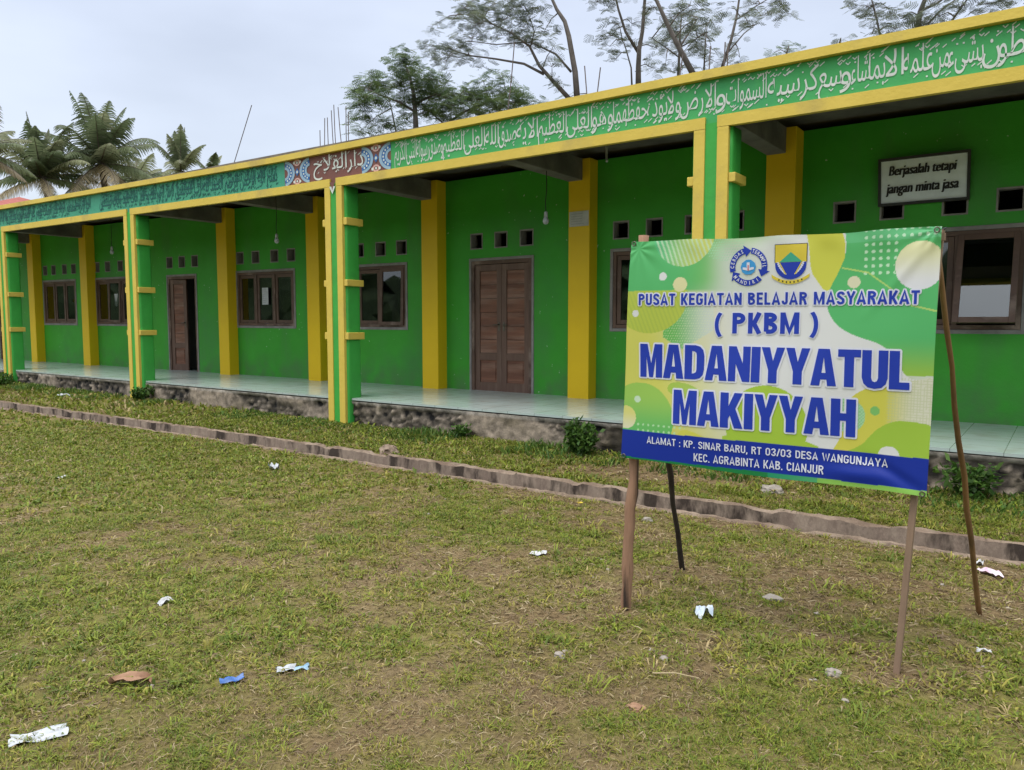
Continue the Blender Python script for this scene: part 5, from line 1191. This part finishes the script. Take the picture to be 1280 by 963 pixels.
tree('slim forked tree right of the leaning thin one', 24,
     [([(798, 108), (798, 84), (799, 62), (803, 40), (806, 0), (808, -12)], .09, .03), ([(798, 66), (782, 40), (773, 12), (768, -10)], .05, .02), ([(790, 110), (789, 85), (782, 60), (778, 50)], .03, .012)],
     [(765, 45, 16, 9, 22), (772, 30, 14, 8, 16), (790, 30, 14, 9, 14), (762, 58, 12, 5, 8), (770, 74, 10, 4, 6), (745, 3, 22, 5, 20), (768, 2, 14, 6, 14), (820, 10, 14, 8, 10), (815, 85, 12, 5, 10), (785, 50, 12, 7, 10), (820, 60, 14, 8, 12)], DK, 7, L_=.36, dens=1.4)
tree('tree with pale trunk leaning steeply left over the roof', 22, [([(866, 92), (850, 62), (836, 34), (818, -5)], .085, .06), ([(849, 60), (862, 40), (872, 22)], .03, .012)],
     [(870, 25, 18, 9, 18), (838, 22, 14, 8, 12), (862, 8, 20, 7, 16)], DK, 8, L_=.36, dens=1.2)
tree('leafy upright tree above the middle pilaster bay', 26, [([(848, 94), (849, 70), (850, 45), (852, 20)], .05, .02), ([(849, 60), (868, 50), (885, 40)], .025, .01), ([(849, 72), (830, 58), (815, 48)], .025, .01), ([(880, 88), (882, 50), (884, 30)], .03, .012)],
     [(845, 18, 22, 9, 26), (865, 30, 22, 10, 30), (850, 45, 24, 10, 30), (830, 52, 18, 9, 20), (880, 45, 20, 10, 26), (872, 62, 20, 9, 22), (850, 70, 20, 8, 20), (890, 62, 14, 9, 14), (880, 12, 16, 8, 14), (892, 30, 14, 8, 12), (832, 80, 16, 7, 12), (865, 80, 18, 6, 12), (843, 35, 18, 8, 18), (895, 78, 10, 6, 8)], DK, 9, L_=.38, dens=1.25)
tree('thin tree with high sparse twigs between the pilaster tree and right trees', 25, [([(903, 84), (914, 50), (921, 20), (925, -8)], .055, .03), ([(908, 68), (930, 42), (948, 28)], .025, .01), ([(919, 26), (945, 8), (965, -4)], .02, .01)],
     [(935, 28, 14, 7, 12), (952, 20, 22, 7, 20), (975, 8, 18, 6, 16), (945, 5, 20, 6, 16), (985, 18, 12, 4, 6), (920, 45, 10, 8, 8), (925, 72, 14, 5, 10), (912, 10, 12, 8, 8)], DK, 10, L_=.36, dens=1.3)
tree('spreading tree over the fascia near the right edge', 24, [([(1147, 36), (1150, 15), (1160, -10)], .08, .06), ([(1150, 14), (1172, 4), (1190, -10)], .04, .02), ([(1160, 30), (1175, 14), (1194, 0)], .03, .015), ([(1100, 44), (1095, 20), (1088, -6)], .03, .015), ([(1190, 26), (1204, 6), (1215, -8)], .03, .015)],
     [(1150, 30, 18, 5, 22), (1130, 20, 20, 8, 22), (1110, 10, 20, 8, 22), (1085, 8, 20, 7, 18), (1090, 42, 16, 5, 14), (1120, 36, 14, 5, 14), (1175, 20, 18, 7, 16), (1200, 10, 20, 8, 22), (1225, 6, 20, 8, 22), (1250, 2, 16, 6, 14), (1070, 2, 12, 5, 10), (1165, 5, 14, 6, 12), (1080, 22, 10, 6, 8)], DK, 11, L_=.36, dens=1.3)
tree('small treetop just peeking over the fascia, right of the thin tree', 30, [([(982, 72), (984, 64), (986, 58)], .04, .02)], [(985, 62, 20, 4, 22), (968, 66, 10, 3, 8)], GN, 12, L_=.36)
tree('tiny treetop over the fascia left of the spreading right tree', 30, [([(1049, 58), (1050, 52), (1051, 48)], .04, .02)], [(1052, 52, 12, 4, 14)], DK, 13, L_=.36)
tree('low leafy top behind the roof rods, under the leaning trunk', 30, [([(735, 124), (734, 120), (733, 117)], .04, .02)], [(728, 121, 14, 3, 12), (705, 126, 8, 3, 6)], GN, 14, L_=.34)

# neighbour's roof at the far left
hp = at(21, 247, 34); h = empty('neighbour_house', (hp.x, hp.y, 0), 'red hipped roof of a house behind the far left bay', 'house')
MB().box(hp.x - 2.2, hp.x + 2.2, hp.y - 2, hp.y + 2, 0, hp.z - .75).build('wall', M['room'], h)
MB().add([(hp.x - 2.6, hp.y - 2.4, hp.z - .85), (hp.x + 2.6, hp.y - 2.4, hp.z - .85), (hp.x + 2.6, hp.y + 2.4, hp.z - .85), (hp.x - 2.6, hp.y + 2.4, hp.z - .85), (hp.x - .2, hp.y, hp.z), (hp.x + .2, hp.y, hp.z)], [(0, 1, 5, 4), (1, 2, 5), (2, 3, 4, 5), (3, 0, 4), (3, 2, 1, 0)]).build('roof', M['redroof'], h)

# wooded rise across the field: what the window panes and tiles mirror
mb = MB(); nx_, nz2 = 160, 7
q = random.Random(4)
for i in range(nx_ + 1):
    a = R(182 + 205 * i / nx_); rad = 55 + 6 * noise.noise(Vector((i * .21, 0, 3)))
    for j in range(nz2 + 1):
        top = 8.5 + 4.5 * noise.noise(Vector((i * .16, 1, 0))) + 2.5 * noise.noise(Vector((i * .6, 4, 0)))
        f = j / nz2; mb.v.append(((rad + 9 * f + 3 * noise.noise(Vector((i * .7, j * .9, 2)))) * math.cos(a), (rad + 9 * f + 3 * noise.noise(Vector((i * .7, j * .9, 2)))) * math.sin(a), top * f + (1.2 * noise.noise(Vector((i * .9, j, 7))) if j else 0)))
for i in range(nx_):
    for j in range(nz2):
        k = i * (nz2 + 1) + j; mb.f.append((k, k + 1, k + nz2 + 2, k + nz2 + 1)); mb.m.append(0)
tag(mb.build('treeline', mat('far_foliage', (.05, .085, .03), (.025, .045, .018), .5, .9, c3=(.08, .12, .04), s3=.3)), 'dark wooded rise across the field', 'treeline', kind='stuff')
